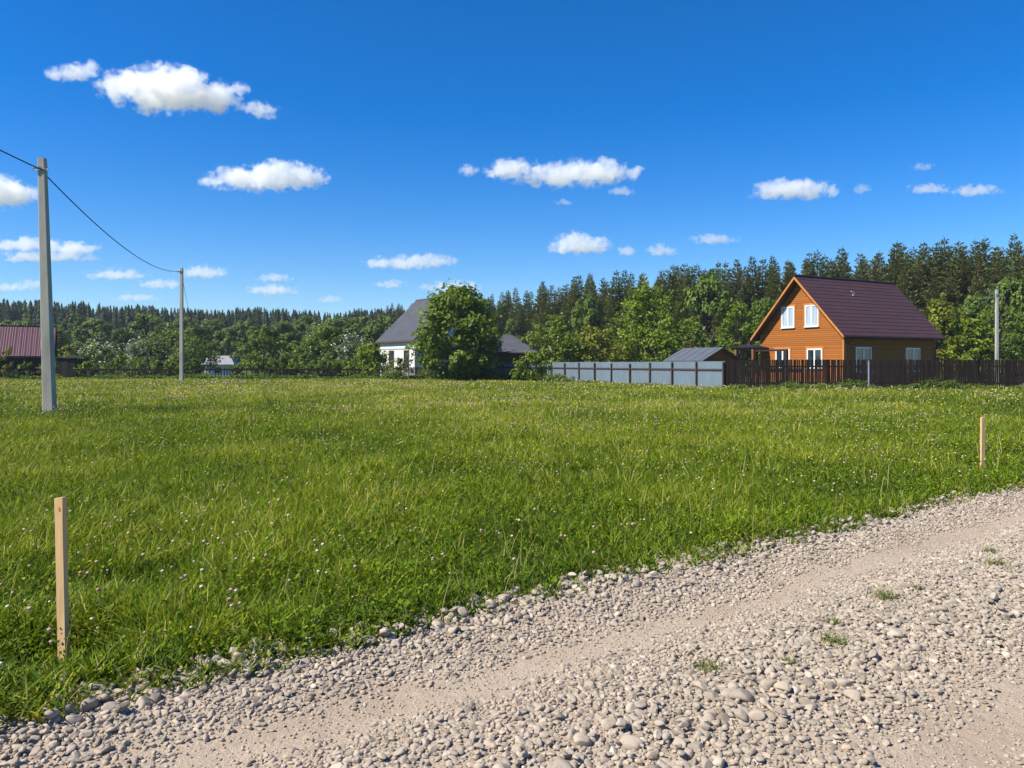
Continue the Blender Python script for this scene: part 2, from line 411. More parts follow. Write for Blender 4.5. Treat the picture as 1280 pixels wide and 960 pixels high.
def build_road():
    ss = np.concatenate([np.arange(-60, -6, 1.0), np.arange(-6, 16, 0.07), np.arange(16, 90, 0.6)])
    ts = np.arange(-4.75, 2.41, 0.065)
    S, T = np.meshgrid(ss, ts)
    X = S * UX + T * NX; Y = S * UY + T * NY
    Z = road_z(X, Y) + 0.006
    Z[0, :] = -0.05; Z[-1, :] = -0.05
    V = np.stack([X, Y, Z], -1).reshape(-1, 3)
    nx, ny = len(ss), len(ts)
    i = (np.arange(ny - 1)[:, None] * nx + np.arange(nx - 1)[None]).ravel()
    Q = np.stack([i, i + nx, i + 1 + nx, i + 1], 1)
    o = link('gravel_road', mesh_np('gravel_road', V, [Q], [M['road']], smooth=True)); tag(o, kind='structure')
build_road()

# ------------------------------------------------------------------ road stones
def ico(sub):
    bm = bmesh.new(); bmesh.ops.create_icosphere(bm, subdivisions=sub, radius=1)
    V = np.array([v.co[:] for v in bm.verts]); Fc = np.array([[v.index for v in f.verts] for f in bm.faces]); bm.free()
    return V, Fc
ICO1, ICO2, ICO3 = ico(1), ico(2), ico(3)

def stone_proto(sub, seed):
    V, Fc = {1: ICO1, 2: ICO2, 3: ICO3}[sub]
    r = np.random.default_rng(seed); V = V.copy()
    for _ in range(r.integers(7, 12)):                 # flattish worn facets
        d = r.normal(size=3); d /= np.linalg.norm(d); c = r.uniform(0.5, 0.85)
        k = V @ d; V -= np.outer(np.maximum(k - c, 0) * 0.95, d)
    d = r.normal(size=(3, 3)); V *= (1 + 0.10 * np.sin(V @ d.T * 2.2).sum(1) / 3)[:, None]
    V *= np.array([r.uniform(0.85, 1.2), r.uniform(0.65, 0.95), r.uniform(0.42, 0.75)])
    return V, Fc

def build_stones():
    pos, rad = [], []
    cell = 0.08; grid = {}
    def ok(x, y, r, tol):
        i, j = int(x // cell), int(y // cell)
        for a in range(i - 2, i + 3):
            for b in range(j - 2, j + 3):
                for (px, py, pr) in grid.get((a, b), ()):
                    if (px - x) ** 2 + (py - y) ** 2 < ((pr + r) * tol) ** 2: return False
        return True
    def coarse(t, s):      # how coarse the gravel is here, 0 fine .. 1 coarse
        c = np.exp(-((t + 4.05) / 0.36) ** 2) * 1.0 + np.exp(-((t + 2.1) / 0.40) ** 2) * 0.60
        return np.clip(c, 0, 1) * (0.65 + 0.5 * fbm(s * 0.9, t * 1.5, 77))
    def cover(t, s):       # share of places that carry a stone
        k = 1.0
        for c, wd in RUTS: k = k * (1 - 0.94 * math.exp(-((t - c - 0.22 * (float(vnoise(s * 0.9, c, 4)) - .5) - 0.12 * (float(vnoise(s * 3.1, c, 6)) - .5)) / (wd * (0.7 + 0.5 * float(vnoise(s * 0.7, c + 3, 5))))) ** 2))
        if t < -4.12: k *= max(0, 1 - (-4.12 - t) / 0.32)
        return k
    classes = [(0.043, 0.060, 5200), (0.029, 0.045, 11000), (0.020, 0.029, 48000), (0.0125, 0.020, 170000), (0.0065, 0.0115, 240000)]
    # the strip seen: s from -1.5 to 16, t from -4.5 to -0.6
    for ci, (r0, r1, n) in enumerate(classes):
        S = rng.uniform(-1.8, 17.0, n); Tt = rng.uniform(-4.6, -0.35, n)
        RR = rng.uniform(r0, r1, n); U = rng.random(n)
        CO = coarse(Tt, S)
        for s, t, r, u, co in zip(S, Tt, RR, U, CO):
            x, y = s * UX + t * NX, s * UY + t * NY
            if y < 2.2 or abs(x) > 0.68 * y + 1.3: continue
            if y > 8 and ci == 4: continue
            cv = cover(t, s)
            lim = (0.62, 0.38, 0.2, 0.0, 0.0)[ci]
            if ci == 0 and (co * cv < 0.46 + 0.30 * u or (t > -3.0 and u > 0.07)): continue
            if ci == 1 and co * cv < 0.24 + 0.42 * u: continue
            if ci == 2 and cv * (0.5 + 0.5 * co) < 0.10 + 0.62 * u: continue
            if ci >= 3: cv = max(cv, 0.06 if ci == 3 else 0.16)
            if ci == 3 and cv < 0.10 + 0.62 * u ** 2: continue
            if ci == 4 and cv < 0.05 + 0.40 * u: continue
            if not ok(x, y, r, (0.66, 0.60, 0.57, 0.55, 0.55)[ci]): continue
            grid.setdefault((int(x // cell), int(y // cell)), []).append((x, y, r))
            pos.append((x, y)); rad.append(r)
    pos = np.array(pos); rad = np.array(rad)
    n = len(pos)
    # second layer lying on the heaps
    t = road_t(pos[:, 0], pos[:, 1])
    heap = (np.exp(-((t + 3.95) / 0.3) ** 2) + np.exp(-((t + 2.15) / 0.5) ** 2) * 0.8) * (rad > 0.015)
    z = road_z(pos[:, 0], pos[:, 1]) + 0.006 + rad * rng.uniform(0.0, 0.32, n)
    sel = np.where(rng.random(n) < heap * 0.45)[0]
    p2 = pos[sel] + rng.normal(size=(len(sel), 2)) * rad[sel][:, None] * 0.9
    r2 = np.clip(rad[sel] * rng.uniform(0.55, 0.9, len(sel)), 0.010, 0.04)
    z2 = z[sel] + rad[sel] * 0.45 + r2 * 0.2
    pos = np.concatenate([pos, p2]); rad = np.concatenate([rad, r2]); z = np.concatenate([z, z2]); n = len(pos)
    VV, FF, TT, SM = [], [], [], []; off = 0
    lod = np.where(rad > 0.03, 3, np.where(rad > 0.0135, 2, 1))
    lod = np.where(pos[:, 1] > 7.5, np.minimum(lod, 2), lod)
    for L in (1, 2, 3):
        for k in range(14):
            PV, PF = stone_proto(L, 100 * L + k)
            idx = np.where((lod == L) & (np.arange(n) % 14 == k))[0]
            if not len(idx): continue
            m = len(idx)
            a = rng.uniform(0, 2 * math.pi, m); ca, sa = np.cos(a), np.sin(a)
            tx, ty = rng.normal(0, 0.28, m), rng.normal(0, 0.28, m)
            Z0 = np.zeros(m); O = np.ones(m)
            Rz = np.stack([ca, -sa, Z0, sa, ca, Z0, Z0, Z0, O], 1).reshape(m, 3, 3)
            Rx = np.stack([O, Z0, Z0, Z0, np.cos(tx), -np.sin(tx), Z0, np.sin(tx), np.cos(tx)], 1).reshape(m, 3, 3)
            Ry = np.stack([np.cos(ty), Z0, np.sin(ty), Z0, O, Z0, -np.sin(ty), Z0, np.cos(ty)], 1).reshape(m, 3, 3)
            A = Rx @ Ry @ Rz
            P = np.einsum('mij,vj->mvi', A, PV) * rad[idx][:, None, None]
            P += np.stack([pos[idx, 0], pos[idx, 1], z[idx]], 1)[:, None, :]
            VV.append(P.reshape(-1, 3)); FF.append((PF[None] + (off + np.arange(m) * len(PV))[:, None, None]).reshape(-1, 3)); off += m * len(PV); SM.append(np.full(m * len(PF), k % 2 == 0 or L == 3))
            tint = np.clip(rng.normal(0.5, 0.21, m), 0, 1); TT.append(np.repeat(tint, len(PV)))
    me = mesh_np('gravel', np.concatenate(VV), [np.concatenate(FF)], [M['stone']], smooth=True, attrs={'tint': np.concatenate(TT)})
    me.polygons.foreach_set('use_smooth', np.concatenate(SM)); o = link('gravel', me); tag(o, kind='stuff'); print('STONES', n, len(me.polygons))
build_stones()

# ------------------------------------------------------------------ meadow grass
def in_meadow(x, y):
    t = road_t(x, y)
    edge = T_EDGE + 0.66 + 0.70 * (fbm(road_s(x, y) * 0.9, t * 0.6, 31) - 0.5) + 0.34 * (vnoise(road_s(x, y) * 4, t * 4, 8) - 0.5)
    far = np.where(x > 12.8, 52.0, np.where(x > 3.6, 48.2 + (12.84 - x) / (12.84 - 3.6) * 23.8 + 2, 84.0))
    return (t < np.minimum(edge + 0.08, -3.86 + 0.14 * (vnoise(road_s(x, y) * 2.2, t * 2.2, 14) - 0.5))) & (y < far), edge - t

def blades(x, y, h, wd, lean, tint, dry, levels, z0):
    """bent blades with pointed tips; returns verts, tris, attrs"""
    n = len(x); a = rng.uniform(0, 2 * math.pi, n)
    dx, dy = np.cos(a), np.sin(a)                        # lean direction
    yaw = a + math.pi / 2 + rng.normal(0, 0.7, n); wx, wy = np.cos(yaw), np.sin(yaw)
    vs = []
    for k in range(levels):
        f = k / levels
        hw = wd * 0.5 * (1 - f ** 2 * 0.75) * (0.75 if k == 0 else 1.0); off = lean * h * f ** 1.8; zz = z0 + h * f * (1 - 0.28 * lean * f)
        for sg in (-1, 1): vs.append(np.stack([x + dx * off + sg * wx * hw, y + dy * off + sg * wy * hw, zz], 1))
    vs.append(np.stack([x + dx * lean * h, y + dy * lean * h, z0 + h * (1 - 0.28 * lean)], 1))
    V = np.stack(vs, 1); nv = V.shape[1]
    tri = []
    for k in range(levels - 1):
        b = 2 * k; tri += [(b, b + 1, b + 3), (b, b + 3, b + 2)]
    b = 2 * (levels - 1); tri.append((b, b + 1, b + 2))
    tri = np.array(tri)
    Fc = (tri[None] + (np.arange(n) * nv)[:, None, None]).reshape(-1, 3)
    return V.reshape(-1, 3), Fc, np.repeat(tint, nv), np.repeat(dry, nv)

def build_grass():
    VV, FF, TT, DD = [], [], [], []; off = 0
    def add(V, Fc, t, d):
        nonlocal off
        VV.append(V); FF.append(Fc + off); TT.append(t); DD.append(d); off += len(V)
    rings = [(2.6, 4.5, 5), (4.5, 6, 4), (6, 8, 4), (8, 11, 3), (11, 15, 3), (15, 21, 2), (21, 30, 2), (30, 44, 2), (44, 62, 2), (62, 86, 2)]
    for y0, y1, lv in rings:
        d = (y0 + y1) / 2
        dens = min(4300, 4300 * (5.2 / d) ** 1.55)
        hw = 0.74 * y1 + 3; area = 2 * hw * (y1 - y0); n = int(dens * area)
        x = rng.uniform(-hw, hw, n); y = rng.uniform(y0, y1, n)
        # gather some into tufts
        tq = rng.random(n) < 0.55; q = 0.16 + 0.004 * d
        cx = (np.floor(x / q) + 0.5 + 0.7 * (vnoise(np.floor(x / q) * 7.3, np.floor(y / q) * 3.1, 3) - 0.5)) * q
        cyy = (np.floor(y / q) + 0.5 + 0.7 * (vnoise(np.floor(x / q) * 2.7, np.floor(y / q) * 9.1, 4) - 0.5)) * q
        x = np.where(tq, cx + (x - cx) * 0.55, x); y = np.where(tq, cyy + (y - cyy) * 0.55, y)
        ok, dist = in_meadow(x, y)
        ok &= (np.abs(x) < 0.74 * y + 3)
        edgef = sstep(0.0, 0.75, dist); fringe = np.exp(-(dist / 0.16) ** 2)
        ok &= rng.random(n) < 0.015 + 0.985 * edgef ** 1.15 + 0.30 * fringe * (fbm(x / 0.22, y / 0.22, 88) > 0.47)
        x, y, edgef = x[ok], y[ok], edgef[ok]; n = len(x); broad = (rng.random(n) < 0.25) & (y < 16)
        big = fbm(x / 2.2, y / 2.2, 41); mid = fbm(x / 0.5, y / 0.5, 42, 3); huge = fbm(x / 9, y / 14, 43)
        h = (0.04 + 0.21 * big + 0.18 * mid) * (0.42 + 0.58 * sstep(0.2, 1.3, dist[ok])) * rng.uniform(0.55, 1.2, n)
        wd = np.maximum(rng.uniform(0.0055, 0.0165, n), 0.00105 * y * rng.uniform(0.7, 1.3, n))
        wd = np.where(broad, wd * 1.9, wd); h = np.where(broad, h * 0.72, h)
        for sx_, sy_, rr_ in ((-2.39, 4.2, 0.42), (6.97, 11.7, 0.7)):
            h = h * (0.30 + 0.70 * sstep(0.4, 1.0, np.hypot(x - sx_, y - sy_) / rr_))
        lean = np.clip(rng.normal(0.65, 0.3, n), 0.05, 1.2) + 0.35 * (1 - edgef)
        tint = np.clip(0.42 + 0.75 * (big - 0.5) + 0.55 * (huge - 0.5) + 0.45 * (mid - 0.5) + rng.normal(0, 0.25, n) + 0.15 * sstep(14, 55, y), 0, 1)
        dp = 0.02 + 0.05 * sstep(10, 40, y) + 0.30 * (1 - edgef) + 0.07 * sstep(0.5, 0.65, huge)
        dry = np.where(rng.random(n) < dp, rng.uniform(0.35, 1, n), rng.uniform(0, 0.08, n))
        add(*blades(x, y, h, wd, lean, tint, dry, lv, surf_z(x, y) - 0.01))
    # tall seed stalks
    n = 3000
    y = 3.0 + 60 * rng.random(n) ** 1.8; x = rng.uniform(-1, 1, n) * (0.66 * y + 1)
    ok, dist = in_meadow(x, y); ok &= dist > 0.2; x, y = x[ok], y[ok]; n = len(x)
    add(*blades(x, y, rng.uniform(0.3, 0.5, n), np.maximum(0.003, 0.0008 * y), rng.uniform(0.1, 0.7, n), rng.uniform(0.6, 1, n), rng.uniform(0.3, 0.9, n), 4, ground_z(x, y)))
    # clover and broad weed leaves, each a folded diamond
    n = 170000
    y = 3.0 + 19 * rng.random(n) ** 1.5; x = rng.uniform(-1, 1, n) * (0.66 * y + 1)
    ok, dist = in_meadow(x, y); ok &= rng.random(n) < sstep(0.1, 0.7, dist) * (0.25 + 1.2 * sstep(0.42, 0.62, fbm(x / 0.9, y / 0.9, 57))); x, y = x[ok], y[ok]; dist = dist[ok]; n = len(x)
    z = surf_z(x, y) + rng.uniform(0.03, 0.24, n) * sstep(-0.1, 0.6, dist) * (0.5 + fbm(x / 1.1, y / 1.1, 52))
    s = rng.uniform(0.006, 0.016, n) * np.where(fbm(x / 0.6, y / 0.6, 55) > 0.6, 1.4, 1.0) * (1 + 0.05 * np.maximum(y - 6, 0))
    a = rng.uniform(0, 2 * math.pi, n); tl = rng.normal(0.15, 0.5, n)
    fx, fy = np.cos(a), np.sin(a); up = np.sin(tl); cf = np.cos(tl)
    P = np.stack([x, y, z], 1); Fd = np.stack([fx * cf, fy * cf, up], 1); Sd = np.stack([-fy, fx, rng.normal(0, 0.35, n)], 1)
    s_ = s[:, None]
    V = np.stack([P, P + Fd * s_ * 1.1 + Sd * s_ * 0.62 + [0, 0, 0.004], P + Fd * s_ * 2.1, P + Fd * s_ * 1.1 - Sd * s_ * 0.62 + [0, 0, 0.004]], 1).reshape(-1, 3)
    b = (np.arange(n) * 4)[:, None]
    Fc = np.concatenate([b + np.array([[0, 1, 2]]), b + np.array([[0, 2, 3]])])
    tint = np.clip(0.45 + 0.6 * (fbm(x / 1.3, y / 1.3, 61) - 0.5) + rng.normal(0, 0.16, n), 0, 0.93)
    add(V, Fc, np.repeat(tint, 4), np.zeros(4 * n))
    me = mesh_np('meadow_grass', np.concatenate(VV), [np.concatenate(FF)], [M['grass']], attrs={'tint': np.concatenate(TT), 'dry': np.concatenate(DD)})
    o = link('meadow_grass', me); tag(o, kind='stuff'); print('GRASS', len(me.polygons))
build_grass()

def build_flowers():
    n = 14500
    y = 3.2 + 62 * rng.random(n) ** 1.45; x = rng.uniform(-1, 1, n) * (0.66 * y + 1)
    ok, dist = in_meadow(x, y); ok &= (dist > 0.6) & (rng.random(n) < 0.16 + 2.2 * np.clip(fbm(x / 2.6, y / 3.5, 71) - 0.46, 0, 1)); x, y = x[ok], y[ok]; n = len(x)
    h = rng.uniform(0.2, 0.36, n); r = np.maximum(rng.uniform(0.006, 0.0145, n), 0.00085 * y * rng.uniform(0.6, 1.3, n))
    kind = rng.random(n)
    tint = np.where(kind < 0.36, rng.uniform(0.05, 0.42, n), np.where(kind < 0.82, rng.uniform(0.36, 0.74, n), rng.uniform(0.88, 1, n)))
    tint = np.where((y < 9) & (kind > 0.55), rng.uniform(0.40, 0.80, n), tint)
    tint = np.where((y < 9) & (kind < 0.5), rng.uniform(0.0, 0.4, n), tint)
    PV, PF = ICO1; PV = PV * (1 + 0.12 * np.sin(PV[:, :1] * 9 + PV[:, 1:2] * 7)) * [1, 1, 0.85]
    z = ground_z(x, y) + h
    V = (PV[None] * r[:, None, None] + np.stack([x, y, z], 1)[:, None]).reshape(-1, 3)
    Fc = (PF[None] + (np.arange(n) * len(PV))[:, None, None]).reshape(-1, 3)
    o = link('meadow_flowers', mesh_np('meadow_flowers', V, [Fc], [M['flower']], smooth=True, attrs={'tint': np.repeat(tint, len(PV))}))
    tag(o, kind='stuff')
build_flowers()

# ------------------------------------------------------------------ trees
def tube_np(pts, rad, n=6):
    pts = np.asarray(pts, float); m = len(pts)
    d = np.gradient(pts, axis=0); d /= np.linalg.norm(d, axis=1)[:, None] + 1e-9
    a = np.cross(d, np.array([0.31, 0.9, 0.2])); a /= np.linalg.norm(a, axis=1)[:, None] + 1e-9; b = np.cross(d, a)
    th = np.arange(n) * 2 * math.pi / n
    V = pts[:, None] + (a[:, None] * np.cos(th)[None, :, None] + b[:, None] * np.sin(th)[None, :, None]) * np.asarray(rad)[:, None, None]
    i = (np.arange(m - 1)[:, None] * n + np.arange(n)[None]); j = (np.arange(m - 1)[:, None] * n + (np.arange(n)[None] + 1) % n)
    return V.reshape(-1, 3), np.stack([i, j, j + n, i + n], -1).reshape(-1, 4)

def merge(parts):
    V, Q, off = [], [], 0
    for v, q in parts: V.append(v); Q.append(q + off); off += len(v)
    return np.concatenate(V), np.concatenate(Q)

def leaf_quads(P, N, size, r, aspect=1.35, jit=0.55):
    """diamond leaves at P, facing N with jitter"""
    n = len(P)
    N = N + r.normal(0, jit, (n, 3)); N /= np.linalg.norm(N, axis=1)[:, None] + 1e-9
    A = np.cross(N, r.normal(size=(n, 3))); A /= np.linalg.norm(A, axis=1)[:, None] + 1e-9
    B = np.cross(N, A); s = (size * r.uniform(0.6, 1.35, n))[:, None]
    V = np.stack([P - A * s * aspect * 0.5, P + B * s * 0.42 + N * s * 0.08, P + A * s * aspect * 0.5 - N * s * 0.1, P - B * s * 0.42 + N * s * 0.08], 1).reshape(-1, 3)
    return V, (np.arange(n * 4).reshape(n, 4))

def broadleaf(seed, H, W, n_leaf=6000, size=0.2, trunk=0.16, low=0.06, peak=0.42, spiky=0.35, multi=1, clumps=120, jit=0.5):
    """returns (trunk V,Q), (crown V,Q,tint), (tips). Crown: sprays of leaves at branch ends filling an uneven envelope."""
    r = np.random.default_rng(seed)
    ph = r.uniform(0, 6.28, 6)
    def env(t, az):     # crown radius at height share t
        base = np.sin(np.clip(((t / peak) if t < peak else (1 - t) / (1 - peak)), 0, 1) * math.pi / 2) ** (0.62 if t < peak else 0.8)
        lump = 1 + 0.16 * math.sin(2 * az + ph[0] + 3 * t) + 0.13 * math.sin(3 * az + ph[1] - 7 * t) + 0.10 * math.sin(5 * az + ph[2] + 11 * t)
        return max(0.06, base * lump)
    tparts = []; VV = []; TT = []; NN = []; SZ = []; tips = []
    stems = []
    for k in range(multi):
        a = r.uniform(0, 6.28); l = 0.0 if multi == 1 else r.uniform(0.10, 0.3) * W
        top = np.array([math.cos(a) * l + r.normal(0, 0.04) * W, math.sin(a) * l + r.normal(0, 0.04) * W, H * r.uniform(0.78, 0.92)])
        ts = np.linspace(0, 1, 7)[:, None]
        pts = top * ts + np.concatenate([r.normal(0, 0.012 * H, (7, 2)) * ts, np.zeros((7, 1))], 1)
        if multi > 1: pts[:, :2] += np.array([math.cos(a), math.sin(a)]) * 0.03 * W
        stems.append(pts); tparts.append(tube_np(pts, np.linspace(1, 0.18, 7) * trunk / math.sqrt(multi)))
    per = max(8, n_leaf // clumps)
    for c in range(clumps):
        t = low + (1 - low) * (1 - (1 - r.random() ** 0.9)) * 0.97
        az = r.uniform(0, 6.28); e = env((t - low) / (1 - low), az) * W / 2
        rr = e * (0.35 + 0.65 * r.random() ** 0.4)
        out = np.array([math.cos(az), math.sin(az), 0.0])
        ctr = out * rr + np.array([0, 0, t * H])
        st = stems[c % multi]
        o0 = st[min(6, max(1, int((t * 0.75) * 6)))]
        if c % 2 == 0:
            midp = (o0 + ctr) / 2 + np.array([0, 0, 0.04 * H])
            tparts.append(tube_np([o0, midp, ctr], np.array([0.28, 0.17, 0.05]) * trunk / math.sqrt(multi) + 0.006, 4))
        dirv = out * (1 - 0.3 * t) + np.array([0, 0, 0.25 + 0.8 * t]) + r.normal(0, 0.35, 3); dirv /= np.linalg.norm(dirv)
        R0 = W * r.uniform(0.075, 0.14); L = R0 * r.uniform(1.0, 1.0 + 2.2 * spiky)
        m = int(per * r.uniform(0.7, 1.3))
        u = r.normal(size=(m, 3)); u /= np.linalg.norm(u, axis=1)[:, None]; u *= (r.random(m) ** 0.45)[:, None]
        along = u @ dirv
        P = u * R0 + np.outer(along, dirv) * (L - R0)
        taper = 1 - 0.55 * np.clip(along, 0, 1)
        P = np.outer(P @ dirv, dirv) + (P - np.outer(P @ dirv, dirv)) * taper[:, None]
        P[:, 2] *= 0.85
        P += ctr; P[:, 2] = np.maximum(P[:, 2], 0.03)
        nn = u * 0.6 + np.array([0, 0, 0.55]) + out * 0.25
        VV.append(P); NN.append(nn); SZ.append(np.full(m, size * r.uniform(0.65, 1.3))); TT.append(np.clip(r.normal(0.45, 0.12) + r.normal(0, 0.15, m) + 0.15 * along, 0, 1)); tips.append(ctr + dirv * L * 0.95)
    P = np.concatenate(VV); V, Q = leaf_quads(P, np.concatenate(NN), np.concatenate(SZ), r, 1.35, jit)
    return merge(tparts), (V, Q, np.repeat(np.concatenate(TT), 4)), np.array(tips)

def place_broadleaf(name, label, cat, px, ytop, hw, Y, mat, seed, group=None, base_z=None, blossoms=0, hscale=1.0, **kw):
    """a broadleaf tree or bush standing at column px, distance Y; height and width from how it reads in the photo"""
    x = PX(px, Y); z = float(hill_z(np.array(x), np.array(Y))) if base_z is None else base_z
    H = max(0.3, (PZ(ytop, Y) - z)) * 1.0; W = 2 * hw * Y / F
    t, (V, Q, tint), tips = broadleaf(seed, H, W, **kw)
    o = thing(name, label, cat, (x, Y, z - 0.03), 0, group)
    link('trunk' if cat == 'tree' else 'stem', mesh_np('trunk', t[0], [t[1]], [M['bark']], smooth=True), o)
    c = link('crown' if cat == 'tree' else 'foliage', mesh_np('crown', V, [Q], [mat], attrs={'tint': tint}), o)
    if blossoms:
        r = np.random.default_rng(seed + 5)
        k = r.integers(0, len(tips), blossoms); P = tips[k] + r.normal(0, 0.05 * W, (blossoms, 3))
        keep = P[:, 2] > 0.3 * H; P = P[keep]
        bv, bq = leaf_quads(P, np.tile([[0, -0.4, 0.8]], (len(P), 1)), np.full(len(P), 0.17), r, 1.0)
        link('blossoms', mesh_np('blossoms', bv, [bq], [M['blossom']], attrs={'tint': np.repeat(r.random(len(P)), 4)}), o)
    return o

def conifer(seed, H=1.0, W=0.30, bare=0.28, whorls=24, detail=1.0, droop=0.15, sz=1.0):
    """unit conifer: tapered trunk with tiers of branches, each a bough of needle sprays"""
    r = np.random.default_rng(seed)
    lean = r.normal(0, 0.012, 2)
    ts = np.linspace(0, 1, 9)
    trunk = tube_np(np.stack([lean[0] * ts ** 2, lean[1] * ts ** 2, ts * H * 0.97], 1), (1 - ts) * 0.014 + 0.0015, 6)
    P0, P1, WD, TT = [], [], [], []; bparts = []
    ph = r.uniform(0, 6.28)
    for k in range(whorls):
        f = (k + r.uniform(-0.3, 0.3)) / whorls; f = min(max(f, 0), 0.995)
        z = H * (bare + (1 - bare) * f)
        L0 = W / 2 * ((1 - f) ** 0.92) * (0.6 + 0.4 * min(1, f / 0.15)) + 0.006
        nb = int(round((7 - 3 * f) * detail)) + 1
        for b in range(nb):
            az = ph + k * 2.4 + b * 2 * math.pi / nb + r.normal(0, 0.25)
            L = L0 * r.uniform(0.7, 1.2)
            if r.random() < 0.1: L *= 0.5
            o = np.array([lean[0] * f ** 2, lean[1] * f ** 2, z]); d = np.array([math.cos(az), math.sin(az), 0])
            rise = 0.06 + 0.95 * f ** 3 - droop * (1 - f)
            ns = max(3, int(7 * detail * (L / (W / 2)) + 2))
            if L > 0.04: bparts.append(tube_np([o, o + d * L * 0.5 + [0, 0, L * rise * 0.3], o + d * L * 0.95 + [0, 0, L * rise]], [0.0028, 0.0018, 0.0006], 3))
            for s in range(ns):
                u = 0.18 + 0.82 * (s + r.random()) / ns
                p = o + d * L * u + np.array([0, 0, L * (rise * u ** 1.4) + r.normal(0, 0.011) * (1 - 0.7 * f)])
                side = np.array([-d[1], d[0], 0]) * r.normal(0, 0.33) * (1.25 - u)
                q = d * (0.7) + side * 2.0 + np.array([0, 0, 0.35 * (u - 0.2) + r.normal(0, 0.2) + 0.15]); q /= np.linalg.norm(q)
                ln = 0.036 * sz * r.uniform(0.7, 1.35) * (0.30 + 0.75 * (1 - f) ** 0.8)
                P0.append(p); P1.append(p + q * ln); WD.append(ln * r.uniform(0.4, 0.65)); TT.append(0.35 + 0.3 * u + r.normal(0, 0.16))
    for k in range(5):   # leader
        p = np.array([lean[0], lean[1], H * (0.955 + 0.009 * k)]); P0.append(p); P1.append(p + np.array([r.normal(0, 0.004), r.normal(0, 0.004), 0.022])); WD.append(0.007); TT.append(0.5)
    P0, P1, WD, TT = map(np.array, (P0, P1, WD, TT)); n = len(P0)
    D = P1 - P0; S = np.cross(D, r.normal(size=(n, 3)) + np.array([0, 0, 1.2])); S /= np.linalg.norm(S, axis=1)[:, None] + 1e-9; S *= WD[:, None] * 0.5
    dr = np.array([0, 0, -0.004])
    V = np.stack([P0, P0 + D * 0.55 + S + dr, P1, P0 + D * 0.55 - S + dr], 1).reshape(-1, 3); Q = np.arange(4 * n).reshape(n, 4)
    return merge([trunk] + bparts), (V, Q, np.repeat(np.clip(TT, 0, 1), 4))

# right-hand forest: individual conifers, shared meshes
CON = []
for k in range(7):
    (tv, tq), (cv, cq, ct) = conifer(300 + k, 1.0, W=[0.36, 0.31, 0.40, 0.33, 0.38, 0.31, 0.36][k], bare=[0.15, 0.27, 0.12, 0.33, 0.22, 0.24, 0.08][k], whorls=[30, 27, 31, 24, 29, 32, 32][k], detail=2.0, droop=[0.25, 0.05, 0.3, 0.0, 0.15, 0.2, 0.35][k], sz=1.35)
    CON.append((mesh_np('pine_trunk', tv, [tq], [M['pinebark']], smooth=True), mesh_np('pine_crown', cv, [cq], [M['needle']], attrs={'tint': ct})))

LINE_X = [440, 500, 560, 620, 700, 800, 900, 1000, 1100, 1200, 1280, 1420]
LINE_Y = [384, 378, 374, 366, 347, 337, 325, 317, 306, 298, 291, 282]
DIST_X = [470, 620, 700, 900, 1100, 1300, 1500]
DIST_Y = [235, 165, 132, 110, 101, 94, 90]
FOREST_LABEL = 'dark green conifer standing in the forest edge behind the houses'
def conifer_at(x, Y, H, k, rz, lean=0.0):
    z = float(hill_z(np.array(x), np.array(Y)))
    o = thing('conifer', FOREST_LABEL, 'tree', (x, Y, z - 0.1), rz, 'conifers of the forest edge behind the houses')
    o.scale = (H * random.uniform(0.85, 1.15), H * random.uniform(0.85, 1.15), H); o.rotation_euler = (random.gauss(0, .012), random.gauss(0, .012), rz)
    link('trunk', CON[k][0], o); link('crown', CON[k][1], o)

def build_forest():
    cnt = 0
    for row, (dd, drop, step) in enumerate([(0, 0.80, 30), (5, 0.95, 23), (10, 1.0, 19), (17, 1.0, 21), (26, 0.99, 30)]):
        px = 470 + row * 7
        while px < 1420:
            Y = np.interp(px, DIST_X, DIST_Y) + dd + random.gauss(0, 1.5)
            x = PX(px, Y); z = float(hill_z(np.array(x), np.array(Y)))
            top = np.interp(px, LINE_X, LINE_Y)
            H = (PZ(top, Y) - z) * drop * random.uniform(0.90, 1.03)
            conifer_at(x, Y, H, random.randrange(7), random.uniform(0, 6.28)); cnt += 1
            px += step * random.uniform(0.65, 1.35) * (1.0 if px > 620 else 0.75)
    print('CONIFERS', cnt)
build_forest()

# far wood on the rise to the left: reads as one mass
def far_conifer(seed, W, n=420):
    """dense pointed crown of drooping sprays, for trees read at 300 m"""
    r = np.random.default_rng(seed); f = r.random(n) ** 1.25; az = r.uniform(0, 6.28, n)
    tier = 0.80 + 0.20 * np.abs(np.sin(f * 26 + r.uniform(0, 6))) ; rad = W / 2 * (1 - f) ** 0.85 * tier * r.uniform(0.72, 1.05, n) * (1 + 0.15 * np.sin(3 * az + 9 * f)) + 0.003
    o = np.stack([np.cos(az), np.sin(az), np.zeros(n)], 1); P = o * rad[:, None]; P[:, 2] = 0.05 + 0.93 * f
    ln = (0.085 * (1 - f) ** 0.6 + 0.022) * r.uniform(0.7, 1.3, n); d = o * r.uniform(0.3, 0.9, n)[:, None] + np.array([0, 0, -0.45]); d /= np.linalg.norm(d, axis=1)[:, None]
    sd = np.stack([-o[:, 1], o[:, 0], r.normal(0, 0.25, n)], 1) * (ln * 0.42)[:, None]
    A = P - d * (ln * 0.5)[:, None]; Bq = P + d * (ln * 0.5)[:, None]
    V = np.stack([A, P + sd, Bq, P - sd], 1).reshape(-1, 3)
    tip = np.array([[0.006, 0, 0.95], [0, 0.006, 0.95], [-0.002, 0, 1.02], [-0.006, -0.004, 0.95]])
    V = np.concatenate([V, tip]); Q = np.arange(len(V)).reshape(-1, 4); t = np.clip(np.append(0.4 + r.normal(0, 0.2, n), 0.5), 0, 1)
    return V, Q, np.repeat(t, 4)

